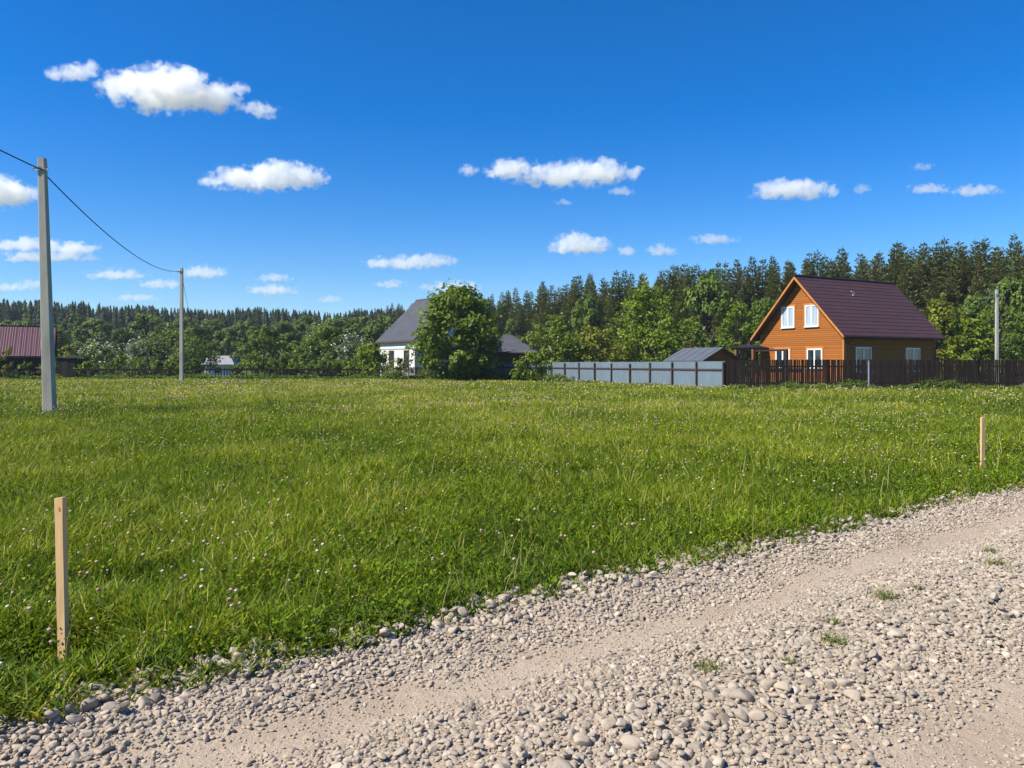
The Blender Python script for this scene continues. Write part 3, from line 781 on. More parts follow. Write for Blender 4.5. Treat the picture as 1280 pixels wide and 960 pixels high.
def build_far_wood():
    protos = [far_conifer(500 + k, 0.26 + 0.05 * (k % 3)) for k in range(6)]
    VV, QQ, TT = [], [], []; off = 0
    for i in range(1750):
        Y = random.uniform(225, 345); px = random.uniform(-700, 640)
        if Y > np.interp(px, [-300, 440, 560, 640], [400, 400, 330, 300]) : continue
        x = PX(px, Y); z = float(hill_z(np.array(x), np.array(Y)))
        top = np.interp(px, [-700, 0, 60, 150, 250, 330, 420, 520, 640], [374, 376, 377, 382, 386, 386, 388, 386, 382])
        top += 11 * (float(fbm(np.array(px / 38.0), np.array(3.3), 19, 3)) - 0.5) - 2
        H = (PZ(top + 2, Y) - z) * random.uniform(0.80, 1.04)
        V, Q, T = protos[i % 6]
        a = random.uniform(0, 6.28); ca, sa = math.cos(a), math.sin(a); k = random.uniform(0.9, 1.3)
        W_ = np.stack([(V[:, 0] * ca - V[:, 1] * sa) * H * k + x, (V[:, 0] * sa + V[:, 1] * ca) * H * k + Y, V[:, 2] * H + z], 1)
        VV.append(W_); QQ.append(Q + off); TT.append(np.clip(T + random.gauss(0, 0.12), 0, 1)); off += len(V)
    o = link('far_wood', mesh_np('far_wood', np.concatenate(VV), [np.concatenate(QQ)], [M['needle_far']], attrs={'tint': np.concatenate(TT)})); tag(o, kind='stuff')
build_far_wood()

# round deciduous trees between the field and the far wood (shared meshes)
def build_round_trees():
    protos = []
    for k in range(5):
        t, (V, Q, tint), _ = broadleaf(700 + k, 1.0, 0.85, n_leaf=5200, size=0.040, trunk=0.03, low=0.06, peak=0.45, spiky=0.1, clumps=64, jit=0.28)
        protos.append([mesh_np('round_trunk', t[0], [t[1]], [M['bark']])] + [mesh_np('round_crown', V, [Q], [M[m]], attrs={'tint': tint}) for m in ('lf_far', 'lf_mid', 'lf_dark')])
    spots = []
    for i in range(34): spots.append((random.uniform(-70, 520), random.uniform(150, 215), random.uniform(392, 424)))
    spots += [(185, 150, 392), (95, 180, 392), (30, 165, 398), (265, 170, 398), (355, 150, 402), (430, 160, 396), (150, 140, 410), (470, 150, 400), (240, 145, 405), (60, 140, 405), (405, 140, 405), (285, 140, 408), (308, 165, 398), (262, 150, 402)]
    for i, (px, Y, top) in enumerate(spots):
        x = PX(px, Y); z = float(hill_z(np.array(x), np.array(Y))); H = PZ(top, Y) - z
        o = thing('deciduous_tree', 'rounded deciduous tree below the far conifer wood on the left', 'tree', (x, Y, z - 0.1), random.uniform(0, 6.28), 'rounded trees below the far wood')
        s = H * random.uniform(0.85, 1.25); o.scale = (s, s, H)
        p = protos[i % 5]; link('trunk', p[0], o); link('crown', p[1 + random.choice((0, 0, 1, 2))], o)
    # the same at the foot of the right-hand forest
    for px, Y, top, m in [(735, 112, 368, 1), (884, 99, 340, 1), (640, 150, 398, 1), (952, 100, 372, 1), (1215, 88, 368, 1), (1262, 84, 344, 1), (1300, 82, 338, 1), (1345, 84, 335, 2), (1236, 90, 352, 2), (600, 140, 400, 2)]:
        x = PX(px, Y); z = float(hill_z(np.array(x), np.array(Y))); H = PZ(top, Y) - z
        o = thing('deciduous_tree', 'mid green deciduous tree growing in front of the dark conifers', 'tree', (x, Y, z - 0.1), random.uniform(0, 6.28), 'deciduous trees in front of the conifers')
        s = H * random.uniform(0.5, 0.68); o.scale = (s, s, H)
        p = protos[random.randrange(5)]; link('trunk', p[0], o); link('crown', p[1 + (1 if m == 1 else 2)], o)
build_round_trees()

# garden trees and bushes one can point to
B = place_broadleaf
B('broadleaf_tree', 'big dense dark green tree in front of the white house', 'tree', 573, 361, 55, 74, M['lf_big'], 1, n_leaf=17000, size=0.29, trunk=0.24, low=0.05, peak=0.36, spiky=0.5, multi=3, clumps=230)
B('broadleaf_tree', 'bright green tree with a pointed crown behind the blue fence, left of grey shed', 'tree', 812, 359, 50, 82, M['lf_bright'], 2, n_leaf=9000, size=0.24, trunk=0.2, low=0.04, peak=0.28, spiky=0.6, multi=2, clumps=140)
B('broadleaf_tree', 'light green tree with pale flecks at the left end of the blue fence', 'tree', 690, 394, 33, 80, M['lf_bright'], 3, n_leaf=5200, size=0.22, trunk=0.14, low=0.04, peak=0.36, spiky=0.5, multi=2, clumps=100, blossoms=40)
B('broadleaf_bush', 'yellow green bush behind the blue fence beside the pointed bright green tree', 'bush', 745, 412, 42, 80, M['lf_yellow'], 4, n_leaf=5000, size=0.22, trunk=0.1, low=0.03, peak=0.3, spiky=0.6, multi=4, clumps=90)
B('broadleaf_bush', 'small round yellow green bush above the left side of the grey shed roof', 'bush', 862, 418, 17, 88, M['lf_yellow'], 5, n_leaf=2000, size=0.2, trunk=0.08, low=0.03, peak=0.4, multi=3, clumps=45)
B('broadleaf_tree', 'bright green tree between the grey shed and the brown house', 'tree', 924, 380, 30, 84, M['lf_bright'], 6, n_leaf=5200, size=0.23, trunk=0.16, low=0.05, peak=0.35, spiky=0.5, clumps=95)
B('broadleaf_tree', 'dull green tree behind the left rake of the brown house', 'tree', 962, 372, 24, 92, M['lf_mid'], 7, n_leaf=3500, size=0.24, trunk=0.15, low=0.1, peak=0.4, spiky=0.4, clumps=80)
B('broadleaf_tree', 'sunlit yellow green tree at the right end of the brown house', 'tree', 1178, 376, 32, 72, M['lf_yellow'], 8, n_leaf=5600, size=0.23, trunk=0.15, low=0.03, peak=0.4, spiky=0.6, multi=2, clumps=110)
B('broadleaf_tree', 'bright green tree left of the pale pole on the right', 'tree', 1217, 400, 28, 70, M['lf_bright'], 9, n_leaf=4800, size=0.21, trunk=0.13, low=0.03, peak=0.45, spiky=0.6, multi=2, clumps=95)
B('broadleaf_tree', 'mid green tree behind the pale pole on the right', 'tree', 1252, 382, 34, 76, M['lf_mid'], 10, n_leaf=5200, size=0.22, trunk=0.15, low=0.03, peak=0.45, spiky=0.4, multi=2, clumps=95)
B('broadleaf_tree', 'mid green tree cut by the right edge of the photo, above the brown fence', 'tree', 1296, 384, 34, 70, M['lf_mid'], 11, n_leaf=5000, size=0.22, trunk=0.15, low=0.03, peak=0.45, spiky=0.4, multi=2, clumps=90)
B('broadleaf_bush', 'bright green bush in front of the left end of the blue fence', 'bush', 664, 441, 22, 69, M['lf_bright'], 12, n_leaf=2600, size=0.17, trunk=0.06, low=0.02, peak=0.35, spiky=0.6, multi=4, clumps=60)
B('broadleaf_bush', 'low spreading weed bush at the foot of the blue fence', 'bush', 697, 470, 22, 65, M['weed'], 13, n_leaf=1300, size=0.12, trunk=0.03, low=0.02, peak=0.5, spiky=0.5, multi=5, clumps=36)
B('broadleaf_tree', 'dark green garden tree behind the farther concrete pole', 'tree', 222, 414, 46, 96, M['lf_mid'], 14, n_leaf=6000, size=0.24, trunk=0.18, low=0.03, peak=0.4, spiky=0.4, multi=2, clumps=110)
B('broadleaf_tree', 'dark rounded garden tree right of the small grey cottage', 'tree', 329, 410, 30, 104, M['lf_mid'], 15, n_leaf=5000, size=0.26, trunk=0.18, low=0.05, peak=0.42, spiky=0.3, clumps=90)
B('broadleaf_tree', 'soft green garden tree between the dark rounded tree and the flowering tree', 'tree', 370, 428, 20, 98, M['lf_mid'], 16, n_leaf=3000, size=0.22, trunk=0.12, low=0.04, peak=0.4, clumps=60)
B('flowering_tree', 'green garden tree with white blossom on its right side, left of the white house', 'tree', 410, 409, 33, 96, M['lf_mid'], 17, n_leaf=5600, size=0.24, trunk=0.16, low=0.03, peak=0.42, spiky=0.35, multi=2, clumps=100, blossoms=70)
B('flowering_bush', 'white blossoming bush between the flowering tree and the white house', 'bush', 440, 419, 20, 93, M['lf_silver'], 18, n_leaf=2600, size=0.2, trunk=0.09, low=0.03, peak=0.5, spiky=0.4, multi=3, clumps=60, blossoms=260)
B('broadleaf_bush', 'bright yellow green bush at the left corner of the white house', 'bush', 462, 432, 26, 82, M['lf_bright'], 19, n_leaf=3800, size=0.2, trunk=0.07, low=0.02, peak=0.4, spiky=0.7, multi=4, clumps=75)
B('broadleaf_bush', 'leafy green weed bush under the windows of the white house', 'bush', 503, 447, 13, 77, M['weed'], 20, n_leaf=1100, size=0.15, trunk=0.04, low=0.02, peak=0.4, spiky=0.7, multi=4, clumps=30, blossoms=14)
B('flowering_bush', 'white flowering bush right of the dark lean-to shed', 'bush', 126, 430, 24, 88, M['lf_mid'], 21, n_leaf=2600, size=0.2, trunk=0.08, low=0.03, peak=0.45, spiky=0.5, multi=4, clumps=60, blossoms=420)
B('flowering_bush', 'pale silvery flowering bush left of the farther concrete pole', 'bush', 180, 427, 29, 94, M['lf_silver'], 22, n_leaf=3400, size=0.2, trunk=0.09, low=0.03, peak=0.45, spiky=0.5, multi=4, clumps=75, blossoms=200)
B('broadleaf_bush', 'fresh green bush between the two white flowering bushes', 'bush', 156, 443, 20, 86, M['lf_bright'], 23, n_leaf=2200, size=0.17, trunk=0.06, low=0.02, peak=0.5, spiky=0.4, multi=4, clumps=50)
B('broadleaf_bush', 'yellow green bush above the dark lean-to shed roof', 'bush', 83, 432, 15, 96, M['lf_yellow'], 24, n_leaf=1800, size=0.2, trunk=0.06, low=0.03, peak=0.5, multi=3, clumps=40)
B('sapling', 'thin yellow green sapling in front of the crimson roofed shed', 'sapling', 6, 433, 12, 79, M['lf_yellow'], 25, n_leaf=700, size=0.17, trunk=0.05, low=0.1, peak=0.3, spiky=0.7, clumps=20)
B('sapling', 'bright green sapling behind the old fence right of the grey cottage', 'sapling', 317, 440, 13, 82, M['lf_bright'], 26, n_leaf=1000, size=0.16, trunk=0.05, low=0.06, peak=0.35, spiky=0.8, clumps=26)
B('broadleaf_bush', 'bush standing between the farther pole and the grey cottage', 'bush', 243, 448, 9, 82, M['lf_mid'], 27, n_leaf=1400, size=0.16, trunk=0.05, low=0.03, peak=0.4, spiky=0.5, multi=3, clumps=34)
for i, (px, top, hw) in enumerate([(345, 450, 13), (366, 452, 11), (388, 453, 14), (414, 450, 14), (436, 454, 12), (296, 455, 10), (212, 452, 12), (-18, 448, 16), (32, 453, 14), (60, 452, 13), (108, 452, 12), (140, 452, 14), (176, 453, 14), (198, 451, 13), (400, 448, 15), (355, 446, 12), (428, 447, 13)]):
    B('broadleaf_bush', 'leafy garden bush growing just behind the old low fence', 'bush', px, top, hw, 82.5, M[('weed', 'lf_bright', 'lf_mid')[i % 3]], 40 + i, group='garden bushes behind the old low fence', n_leaf=1200, size=0.16, trunk=0.04, low=0.03, peak=0.4, spiky=0.7, multi=3, clumps=30)

# rank weeds along the foot of the fences: uncountable
def build_undergrowth():
    r = np.random.default_rng(91); P = []; S = []
    def strip(x0, y0, x1, y1, n, h, off):
        for i in range(n):
            f = r.random(); x = x0 + (x1 - x0) * f + r.normal(0, 0.12); y = y0 + (y1 - y0) * f - abs(r.normal(0, off))
            hh = h * (0.25 + 1.1 * float(fbm(np.array(x / 1.7), np.array(y / 3), 33)) ** 1.6 * r.uniform(0.6, 1.6)); m = int(18 + hh * 34)
            q = np.stack([x + r.normal(0, 0.10 + 0.14 * hh, m), y + r.normal(0, 0.10 + 0.1 * hh, m), hh * r.random(m) ** 0.8], 1); P.append(q); S.append(np.full(m, 0.10 * y / 65))
    strip(-62, 79.4, -12.5, 79.4, 480, 0.55, 0.4); strip(-12.5, 79.0, -3, 76.0, 130, 0.9, 0.4)
    strip(-3, 75, 3.6, 71.6, 90, 0.8, 0.4); strip(3.6, 71.7, 12.7, 48.0, 110, 0.34, 0.2); strip(12.9, 47.7, 40, 47.7, 420, 0.55, 0.3)
    strip(13, 49, 40, 49, 260, 0.6, 0.5)
    P = np.concatenate(P); S = np.concatenate(S); P[:, 2] = np.maximum(P[:, 2], 0.03)
    V, Q = leaf_quads(P, np.tile([[0, -0.3, 0.6]], (len(P), 1)), S, r, 2.0)
    tint = np.clip(fbm(P[:, 0] / 1.5, P[:, 1] / 3, 12) + r.normal(0, 0.18, len(P)), 0, 1)
    o = link('undergrowth', mesh_np('undergrowth', V, [Q], [M['weed']], attrs={'tint': np.repeat(tint, 4)})); tag(o, kind='stuff')
build_undergrowth()

# ------------------------------------------------------------------ roofs
def wavy_roof(width, slope_len, step, depth, wave, amp, phase_smooth=True):
    """metal tile sheet in local (u along eave 0..width, v down the slope 0..slope_len, w up): stepped courses with waves"""
    nu = int(width / wave * 4) + 1; u = np.linspace(0, width, nu)
    rows = int(slope_len / step); vs, ws = [], []
    for k in range(rows):
        v0 = slope_len * k / rows; v1 = slope_len * (k + 1) / rows
        vs += [v0 + 0.001, v1 - 0.012]; ws += [0.0, depth]
    vs.append(slope_len); ws.append(0.0)
    v = np.array(vs); w = np.array(ws)
    U, Vv = np.meshgrid(u, v); W_ = w[:, None] + amp * np.cos(U / wave * 2 * math.pi)
    P = np.stack([U, Vv, W_], -1).reshape(-1, 3); n, m = len(v), len(u)
    i = (np.arange(n - 1)[:, None] * m + np.arange(m - 1)[None]).ravel()
    return P, np.stack([i, i + 1, i + 1 + m, i + m], 1)

def to_plane(P, o, eu, ev, ew):
    return np.asarray(o)[None] + P[:, :1] * np.asarray(eu)[None] + P[:, 1:2] * np.asarray(ev)[None] + P[:, 2:] * np.asarray(ew)[None]

def window(parent, x, z, w, h, axis, face, curtain=True, casing=None, mull=1, depth=0.05, name='window', sash=None):
    """a window on a wall of a house. axis 'y': wall plane x=face, window centred at y=x (looks to -x); axis 'x': wall plane y=face, centred at x (looks to -y)"""
    sg = -1
    def box(mb, a0, a1, d0, d1, z0, z1):
        if axis == 'y': mb.box(face + sg * d1, face + sg * d0, a0, a1, z0, z1)
        else: mb.box(a0, a1, face + sg * d1, face + sg * d0, z0, z1)
    fr = MB(); t = 0.085
    box(fr, x - w / 2, x - w / 2 + t, 0.005, depth, z, z + h); box(fr, x + w / 2 - t, x + w / 2, 0.005, depth, z, z + h)
    box(fr, x - w / 2 + t, x + w / 2 - t, 0.006, depth - .002, z, z + t); box(fr, x - w / 2 + t, x + w / 2 - t, 0.006, depth - .002, z + h - t, z + h)
    for k in range(mull):
        c = x - w / 2 + w * (k + 1) / (mull + 1); box(fr, c - 0.06, c + 0.06, 0.007, depth - .004, z + t, z + h - t)
    win = fr.build(name, sash or M['white'], parent)
    pane = MB(); box(pane, x - w / 2 + t, x + w / 2 - t, 0.002, 0.014, z + t, z + h - t); pane.build('pane', M['glass_cur'] if curtain else M['glass'], win)
    sl_ = MB(); box(sl_, x - w / 2 - 0.05, x + w / 2 + 0.05, 0.004, depth + 0.07, z - 0.05, z - 0.003); sl_.build('sill', sash or M['white'], win)
    if casing:
        c = MB(); k = 0.11
        box(c, x - w / 2 - k, x - w / 2 - 0.004, 0.003, depth * 0.75, z - 0.06, z + h + 0.002); box(c, x + w / 2 + 0.004, x + w / 2 + k, 0.003, depth * 0.75, z - 0.06, z + h + 0.002)
        box(c, x - w / 2 - k - 0.02, x + w / 2 + k + 0.02, 0.003, depth * 0.85, z + h + 0.005, z + h + k + 0.02); c.build('casing', casing, win)
    return win

# ------------------------------------------------------------------ brown wooden house
def build_brown_house():
    L, Wd = 10.1, 7.3; ze = 3.85; zr = 7.72; oh_g, oh_e = 0.6, 0.45
    h = thing('wooden_house', 'amber wooden house with a steep dark brown tiled roof behind the brown fence', 'house', (22.5, 54.0, 0), R(30))
    y0, y1 = 0, Wd
    MB().prism([(0, 0, 0.35), (0, Wd, 0.35), (0, Wd, ze), (0, Wd / 2, zr - 0.12), (0, 0, ze)], (L, 0, 0)).build('wall', M['siding'], h)
    MB().box(-0.04, L + 0.04, -0.04, Wd + 0.04, -0.3, 0.348).build('foundation', M['stone_base'], h)
    cb = MB(); 
    for (x, y) in ((0, 0), (0, Wd), (L, 0)): cb.box(x - 0.035, x + 0.09, y - (0.035 if y == 0 else 0.09), y + (0.09 if y == 0 else 0.035), 0.36, ze - 0.02)
    cb.build('corner_board', M['casing'], h)
    # roof slabs
    sl_ = math.hypot(Wd / 2, zr - ze); k = (zr - ze) / (Wd / 2)
    roof = None
    ext = oh_e; full = sl_ * (Wd / 2 + ext) / (Wd / 2)
    mb = MB(); th = 0.15
    for sgn in (0, 1):
        ya = -ext if sgn == 0 else Wd + ext; zl = ze - ext * k
        pr = [(-oh_g, ya, zl), (-oh_g, Wd / 2, zr), (-oh_g, Wd / 2, zr + th), (-oh_g, ya, zl + th)]
        mb.prism(pr, (L + 2 * oh_g, 0, 0))
    roof = mb.build('roof', M['fascia'], h)
    # metal tile covering, both slopes
    Vs, Qs = [], []; off = 0
    for sgn in (0, 1):
        P, Q = wavy_roof(L + 2 * oh_g + 0.06, full + 0.06, 0.36, 0.020, 0.2, 0.010)
        ny = -1 if sgn == 0 else 1
        ev = np.array([0, ny * (Wd / 2), -(zr - ze)]) / sl_; ew = np.array([0, ny * (zr - ze), Wd / 2]) / sl_
        V = to_plane(P, np.array([-oh_g - 0.03, Wd / 2, zr + th + 0.03]), (1, 0, 0), ev, ew); Vs.append(V); Qs.append(Q + off); off += len(V)
    link('roof_tiles', mesh_np('roof_tiles', np.concatenate(Vs), [np.concatenate(Qs)], [M['roof_brown']], smooth=False), roof)
    MB().tube([(-oh_g - 0.05, Wd / 2, zr + th + 0.05), (L + oh_g + 0.05, Wd / 2, zr + th + 0.05)], 0.09, 8).build('ridge_cap', M['ridge'], roof)
    bb = MB()
    for sgn in (0, 1):
        ya = -ext if sgn == 0 else Wd + ext; zl = ze - ext * k
        bb.prism([(-oh_g - 0.04, ya, zl - 0.06), (-oh_g - 0.04, Wd / 2, zr - 0.06), (-oh_g - 0.04, Wd / 2, zr + th - 0.01), (-oh_g - 0.04, ya, zl + th - 0.01)], (0.035, 0, 0))
    bb.build('bargeboard', M['casing'], roof)
    v = MB(); vx, vy = 4.15, 2.4; vz = zr - (Wd / 2 - vy) * k + th
    v.tube([(vx, vy, vz - .02), (vx, vy, vz + 0.16), (vx + 0.16, vy, vz + 0.24)], 0.03, 6); v.tube([(vx + 0.14, vy, vz + 0.24), (vx - 0.22, vy, vz + 0.36)], 0.025, 6); v.tube([(vx + 0.16, vy, vz - .02), (vx + 0.16, vy, vz + 0.25)], 0.022, 6)
    v.build('roof_vent', M['white'], roof)
    g = MB(); zl = ze - ext * k
    g.tube([(-oh_g, -ext - 0.07, zl + 0.06), (L + oh_g, -ext - 0.07, zl + 0.06)], 0.065, 8)
    g.build('gutter', M['ridge'], h)
    MB().tube([(L + 0.35, -ext - 0.06, zl + 0.0), (L + 0.3, -0.4, zl - 0.25), (L + 0.08, -0.1, zl - 0.55), (L + 0.08, -0.1, 0.4)], 0.05, 8).build('downpipe', M['ridge'], h)
    MB().tube([(0.25, -ext - 0.06, zl + 0.0), (0.2, -0.35, zl - 0.2), (0.14, -0.1, zl - 0.45), (0.14, -0.1, 0.4)], 0.045, 8).build('downpipe', M['ridge'], h)
    for yy in (4.72, 2.62): window(h, yy, 4.25, 1.14, 1.52, 'y', 0, True, M['casing'])
    for yy in (5.2, 2.38): window(h, yy, 1.3, 1.28, 1.38, 'y', 0, False, M['casing'])
    for xx in (2.05, 7.6): window(h, xx, 1.05, 1.65, 1.72, 'x', 0, False, None)
    # porch at the left front corner
    pz = 2.72
    p = MB().prism([(-1.5, 6.6, pz), (-1.5, 8.6, pz), (0.9, 8.6, pz), (0.9, 6.6, pz)], (0, 0, 0.10)); p.prism([(-1.6, 7.6, pz + 0.34), (-1.6, 8.72, pz + .10), (-1.6, 6.5, pz + .10)], (2.6, 0, 0))
    porch = p.build('porch', M['ridge'], h)
    for (x, y) in ((-1.4, 8.45), (-1.4, 6.75), (0.75, 8.45)): MB().box(x - 0.09, x + 0.09, y - 0.09, y + 0.09, 0, pz - 0.003).build('porch_post', M['beam'], porch)
    a = MB().box(-1.42, -1.28, 3.6, 6.65, 2.52, 2.66); a.box(-1.43, -1.27, 3.6, 3.8, 0, 2.518); a.build('trellis_beam', M['darkwood'], h)
build_brown_house()

# ------------------------------------------------------------------ white house
def build_white_house():
    L, Wd, ze, zr = 7.9, 10.0, 4.35, 9.0
    # local x along the lit eave wall (to the left and back), local y away from that wall (right and back)
    ang = math.atan2(0.8, -0.6)
    h = thing('white_house', 'white plastered house with a steep slate grey roof behind the big tree', 'house', (-10.4, 85, 0), ang)
    # local y (left normal of x) = (-.8,-.6): the lit wall faces +y, the body lies at -y
    MB().prism([(0, 0, -0.2), (0, -Wd, -0.2), (0, -Wd, ze), (0, -Wd / 2, zr - 0.15), (0, 0, ze)], (L, 0, 0)).build('wall', M['plaster'], h)
    k = (zr - ze) / (Wd / 2); e = 0.34; og = 0.45; th = 0.14
    mb = MB()
    for s in (0, 1):
        ya = e if s == 0 else -Wd - e
        mb.prism([(-og, ya, ze - e * k), (-og, -Wd / 2, zr), (-og, -Wd / 2, zr + th), (-og, ya, ze - e * k + th)], (L + 2 * og, 0, 0))
    roof = mb.build('roof', M['greyshingle'], h)
    MB().tube([(-og, -Wd / 2, zr + th + .03), (L + og, -Wd / 2, zr + th + .03)], 0.08, 6).build('ridge_cap', M['greysheet'], roof)
    MB().box(-og, L + og, e + 0.005, e + 0.04, ze - e * k - 0.06, ze - e * k + th - 0.01).build('fascia', M['fascia'], roof)
    MB().box(-0.02, L + 0.02, 0.003, 0.05, 3.22, 3.34).build('string_course', M['concrete_pale'], h)
    def win(x, z, w, hh):
        f = MB(); d0, d1 = 0.004, 0.06; t = 0.09
        f.box(x - w / 2, x - w / 2 + t, d0, d1, z, z + hh); f.box(x + w / 2 - t, x + w / 2, d0, d1, z, z + hh); f.box(x - w / 2 + t, x + w / 2 - t, d0, d1 - .002, z + hh - t, z + hh); f.box(x - w / 2 + t, x + w / 2 - t, d0, d1 - .002, z, z + t); f.box(x - 0.05, x + 0.05, d0, d1 - .004, z + t, z + hh - t)
        o = f.build('window', M['rustpost'], h)
        p = MB(); p.box(x - w / 2 + t, x + w / 2 - t, 0.002, 0.014, z + t, z + hh - t); p.build('pane', M['glass'], o)
        s = MB(); s.box(x - w / 2 - .08, x + w / 2 + .08, 0.004, 0.12, z - 0.08, z - .003); s.build('sill', M['white'], o)
    win(1.7, 1.15, 1.15, 1.95); win(5.1, 1.15, 1.15, 1.95)
    c = MB().box(3.6, 4.2, -Wd / 2 - 0.9, -Wd / 2 - 0.3, zr - 0.9, zr + 0.6); c.build('chimney', M['concrete'], roof)
build_white_house()

def hip_house(name, label, cat, x, y, rz, L, Wd, ze, zr, wall, roofm, ridge_share=0.45, oh=0.45, door=True):
    h = thing(name, label, cat, (x, y, 0), rz)
    MB().box(-L / 2, L / 2, -Wd / 2, Wd / 2, -0.2, ze).build('wall', wall, h)
    a, b = L / 2 + oh, Wd / 2 + oh; rl = L / 2 * ridge_share; z0 = ze + 0.01
    mb = MB()
    c = [(-a, -b, z0), (a, -b, z0), (a, b, z0), (-a, b, z0)]; r0, r1 = (-rl, 0, zr), (rl, 0, zr)
    d = Vector((0, 0, -0.1))
    bm = mb.bm; vs = [bm.verts.new(p) for p in c]; lo = [bm.verts.new(Vector(p) + d * 0.999 + Vector((0, 0, .1 - .004)) * 0 ) for p in c]; r = [bm.verts.new(r0), bm.verts.new(r1)]
    bm.faces.new((vs[0], vs[1], r[1], r[0])); bm.faces.new((vs[1], vs[2], r[1])); bm.faces.new((vs[2], vs[3], r[0], r[1])); bm.faces.new((vs[3], vs[0], r[0]))
    for i in range(4): bm.faces.new((vs[i], lo[i], lo[(i + 1) % 4], vs[(i + 1) % 4]))
    bm.faces.new(lo[::-1])
    mb.build('roof', roofm, h)
    return h

# grey hip-roofed annex right of the big tree
hip_house('annex', 'low annex with a grey hipped roof at the right of the big tree', 'house', PX(632, 82), 82, R(-8), 6.6, 6.0, 2.75, 4.6, M['siding_old'], M['greyshingle'], 0.2)
# small grey cottage on the left
ch = hip_house('cottage', 'small pale cottage with a grey roof behind the old low fence', 'cottage', PX(277, 110), 110, R(6), 3.7, 3.6, 1.55, 2.75, M['plaster'], M['palesheet'], 0.62, 0.35)
MB().box(-0.5, 0.4, -1.84, -1.803, 0.4, 1.1).build('window', M['glass'], ch)
MB().prism([(-1.9, -1.5, 1.6), (-1.9, 1.5, 1.6), (-1.9, 0, 2.6)], (0.04, 0, 0)).build('gable_panel', M['white'], ch)

def build_pink_shed():
    Y = 85; xr = PX(66, Y); h = thing('shed', 'dark shed with a ribbed faded crimson roof at the left edge', 'shed', (xr, Y, 0), R(27))
    L = 13.0; Wd = 7.0; ze = 2.7; zr = 5.75
    MB().box(-L, -0.15, 0.25, Wd, -0.2, ze - 0.02).build('wall', M['blackwall'], h)
    k = (zr - ze) / (Wd / 2)
    MB().prism([(-0.14, 0.3, ze - 0.02), (-0.14, Wd, ze - 0.02), (-0.14, Wd / 2, zr - 0.35)], (-0.1, 0, 0)).build('gable_panel', M['blackwall'], h)
    n = int((L + 0.3) / 0.06); u = np.linspace(0.15, -L - 0.15, n); w_ = 0.012 * np.sign(np.sin(np.arange(n) * 2 * math.pi / 4.0))
    Vs, Qs = [], []; off = 0
    for s in (0, 1):
        ya = -0.35 if s == 0 else Wd + 0.35; za = ze - 0.3 * k
        rows = [(ya, za), (Wd / 2, zr)]
        V = np.concatenate([np.stack([u, np.full(n, a), b + w_], 1) for a, b in rows]); i = np.arange(n - 1)
        Vs.append(V); Qs.append(np.stack([i, i + 1, i + 1 + n, i + n], 1) + off); off += len(V)
    roof = link('roof', mesh_np('roof', np.concatenate(Vs), [np.concatenate(Qs)], [M['pinkroof']]), h)
    MB().box(-L - 0.15, 0.15, Wd / 2 - 0.12, Wd / 2 + 0.12, zr + 0.02, zr + 0.06).build('ridge_cap', M['pinkroof'], roof)
    MB().box(-L - 0.1, 0.1, -0.33, -0.30, ze - 0.3 * k - 0.16, ze - 0.3 * k - 0.03).build('fascia', M['fascia'], roof)
    MB().box(-6.2, -5.0, 0.18, 0.245, 0, 2.0).build('door', M['darkwood'], h)
build_pink_shed()
def build_lean_to():
    Y = 84.0; h = thing('lean_to_shed', 'small black flat roofed shed beside the crimson roofed shed', 'shed', (PX(70, Y), Y, 0), 0)
    w_ = (94 - 70) * Y / F
    MB().box(0, w_, 0, 2.4, -0.2, 2.2).build('wall', M['blackwall'], h)
    MB().prism([(-0.1, -0.15, 2.21), (w_ + .15, -0.15, 2.21), (w_ + .15, 2.6, 2.35), (-0.1, 2.6, 2.35)], (0, 0, 0.08)).build('roof', M['darkwood'], h)
    MB().box(w_ * 0.3, w_ * 0.62, -0.03, -0.003, 0, 1.9).build('door', M['darkwood'], h)
build_lean_to()
def build_grey_shed():
    # low shed behind the blue fence: grey sheet roof sloping to the left-front, timber gable to the right
    Y = 57.0; h = thing('garden_shed', 'timber shed with a low grey metal roof behind the corner of the blue fence', 'shed', (PX(878, Y), Y, 0), R(38))
    L, Wd, ze, zr = 3.0, 3.9, 1.95, 2.75     # local x = ridge direction, gable at x=0 looking -x ... roof slope -y seen
    k = (zr - ze) / (Wd / 2)
    o = 0.35
    # the gable seen faces -y side of the rotated frame: ridge runs along local y
    MB().prism([(0, 0, -0.2), (Wd, 0, -0.2), (Wd, 0, ze), (Wd / 2, 0, zr - 0.05), (0, 0, ze)], (0, L, 0)).build('wall', M['siding_old'], h)
    mb = MB()
    mb.prism([(-o, -o, ze - o * k), (Wd / 2, -o, zr), (Wd / 2, -o, zr + 0.07), (-o, -o, ze - o * k + 0.07)], (0, L + 2 * o, 0))
    mb.prism([(Wd + o, -o, ze - o * k), (Wd / 2, -o, zr), (Wd / 2, -o, zr + 0.07), (Wd + o, -o, ze - o * k + 0.07)], (0, L + 2 * o, 0))
    roof = mb.build('roof', M['greysheet'], h)
    se = MB()
    for i in range(5):
        yy = -o + (L + 2 * o) * (i + 0.5) / 5
        se.prism([(-o, yy - .02, ze - o * k + 0.072), (Wd / 2, yy - .02, zr + 0.072), (Wd / 2, yy - .02, zr + 0.092), (-o, yy - .02, ze - o * k + 0.092)], (0, 0.04, 0))
    se.build('standing_seams', M['greysheet'], roof)
    return h
build_grey_shed()

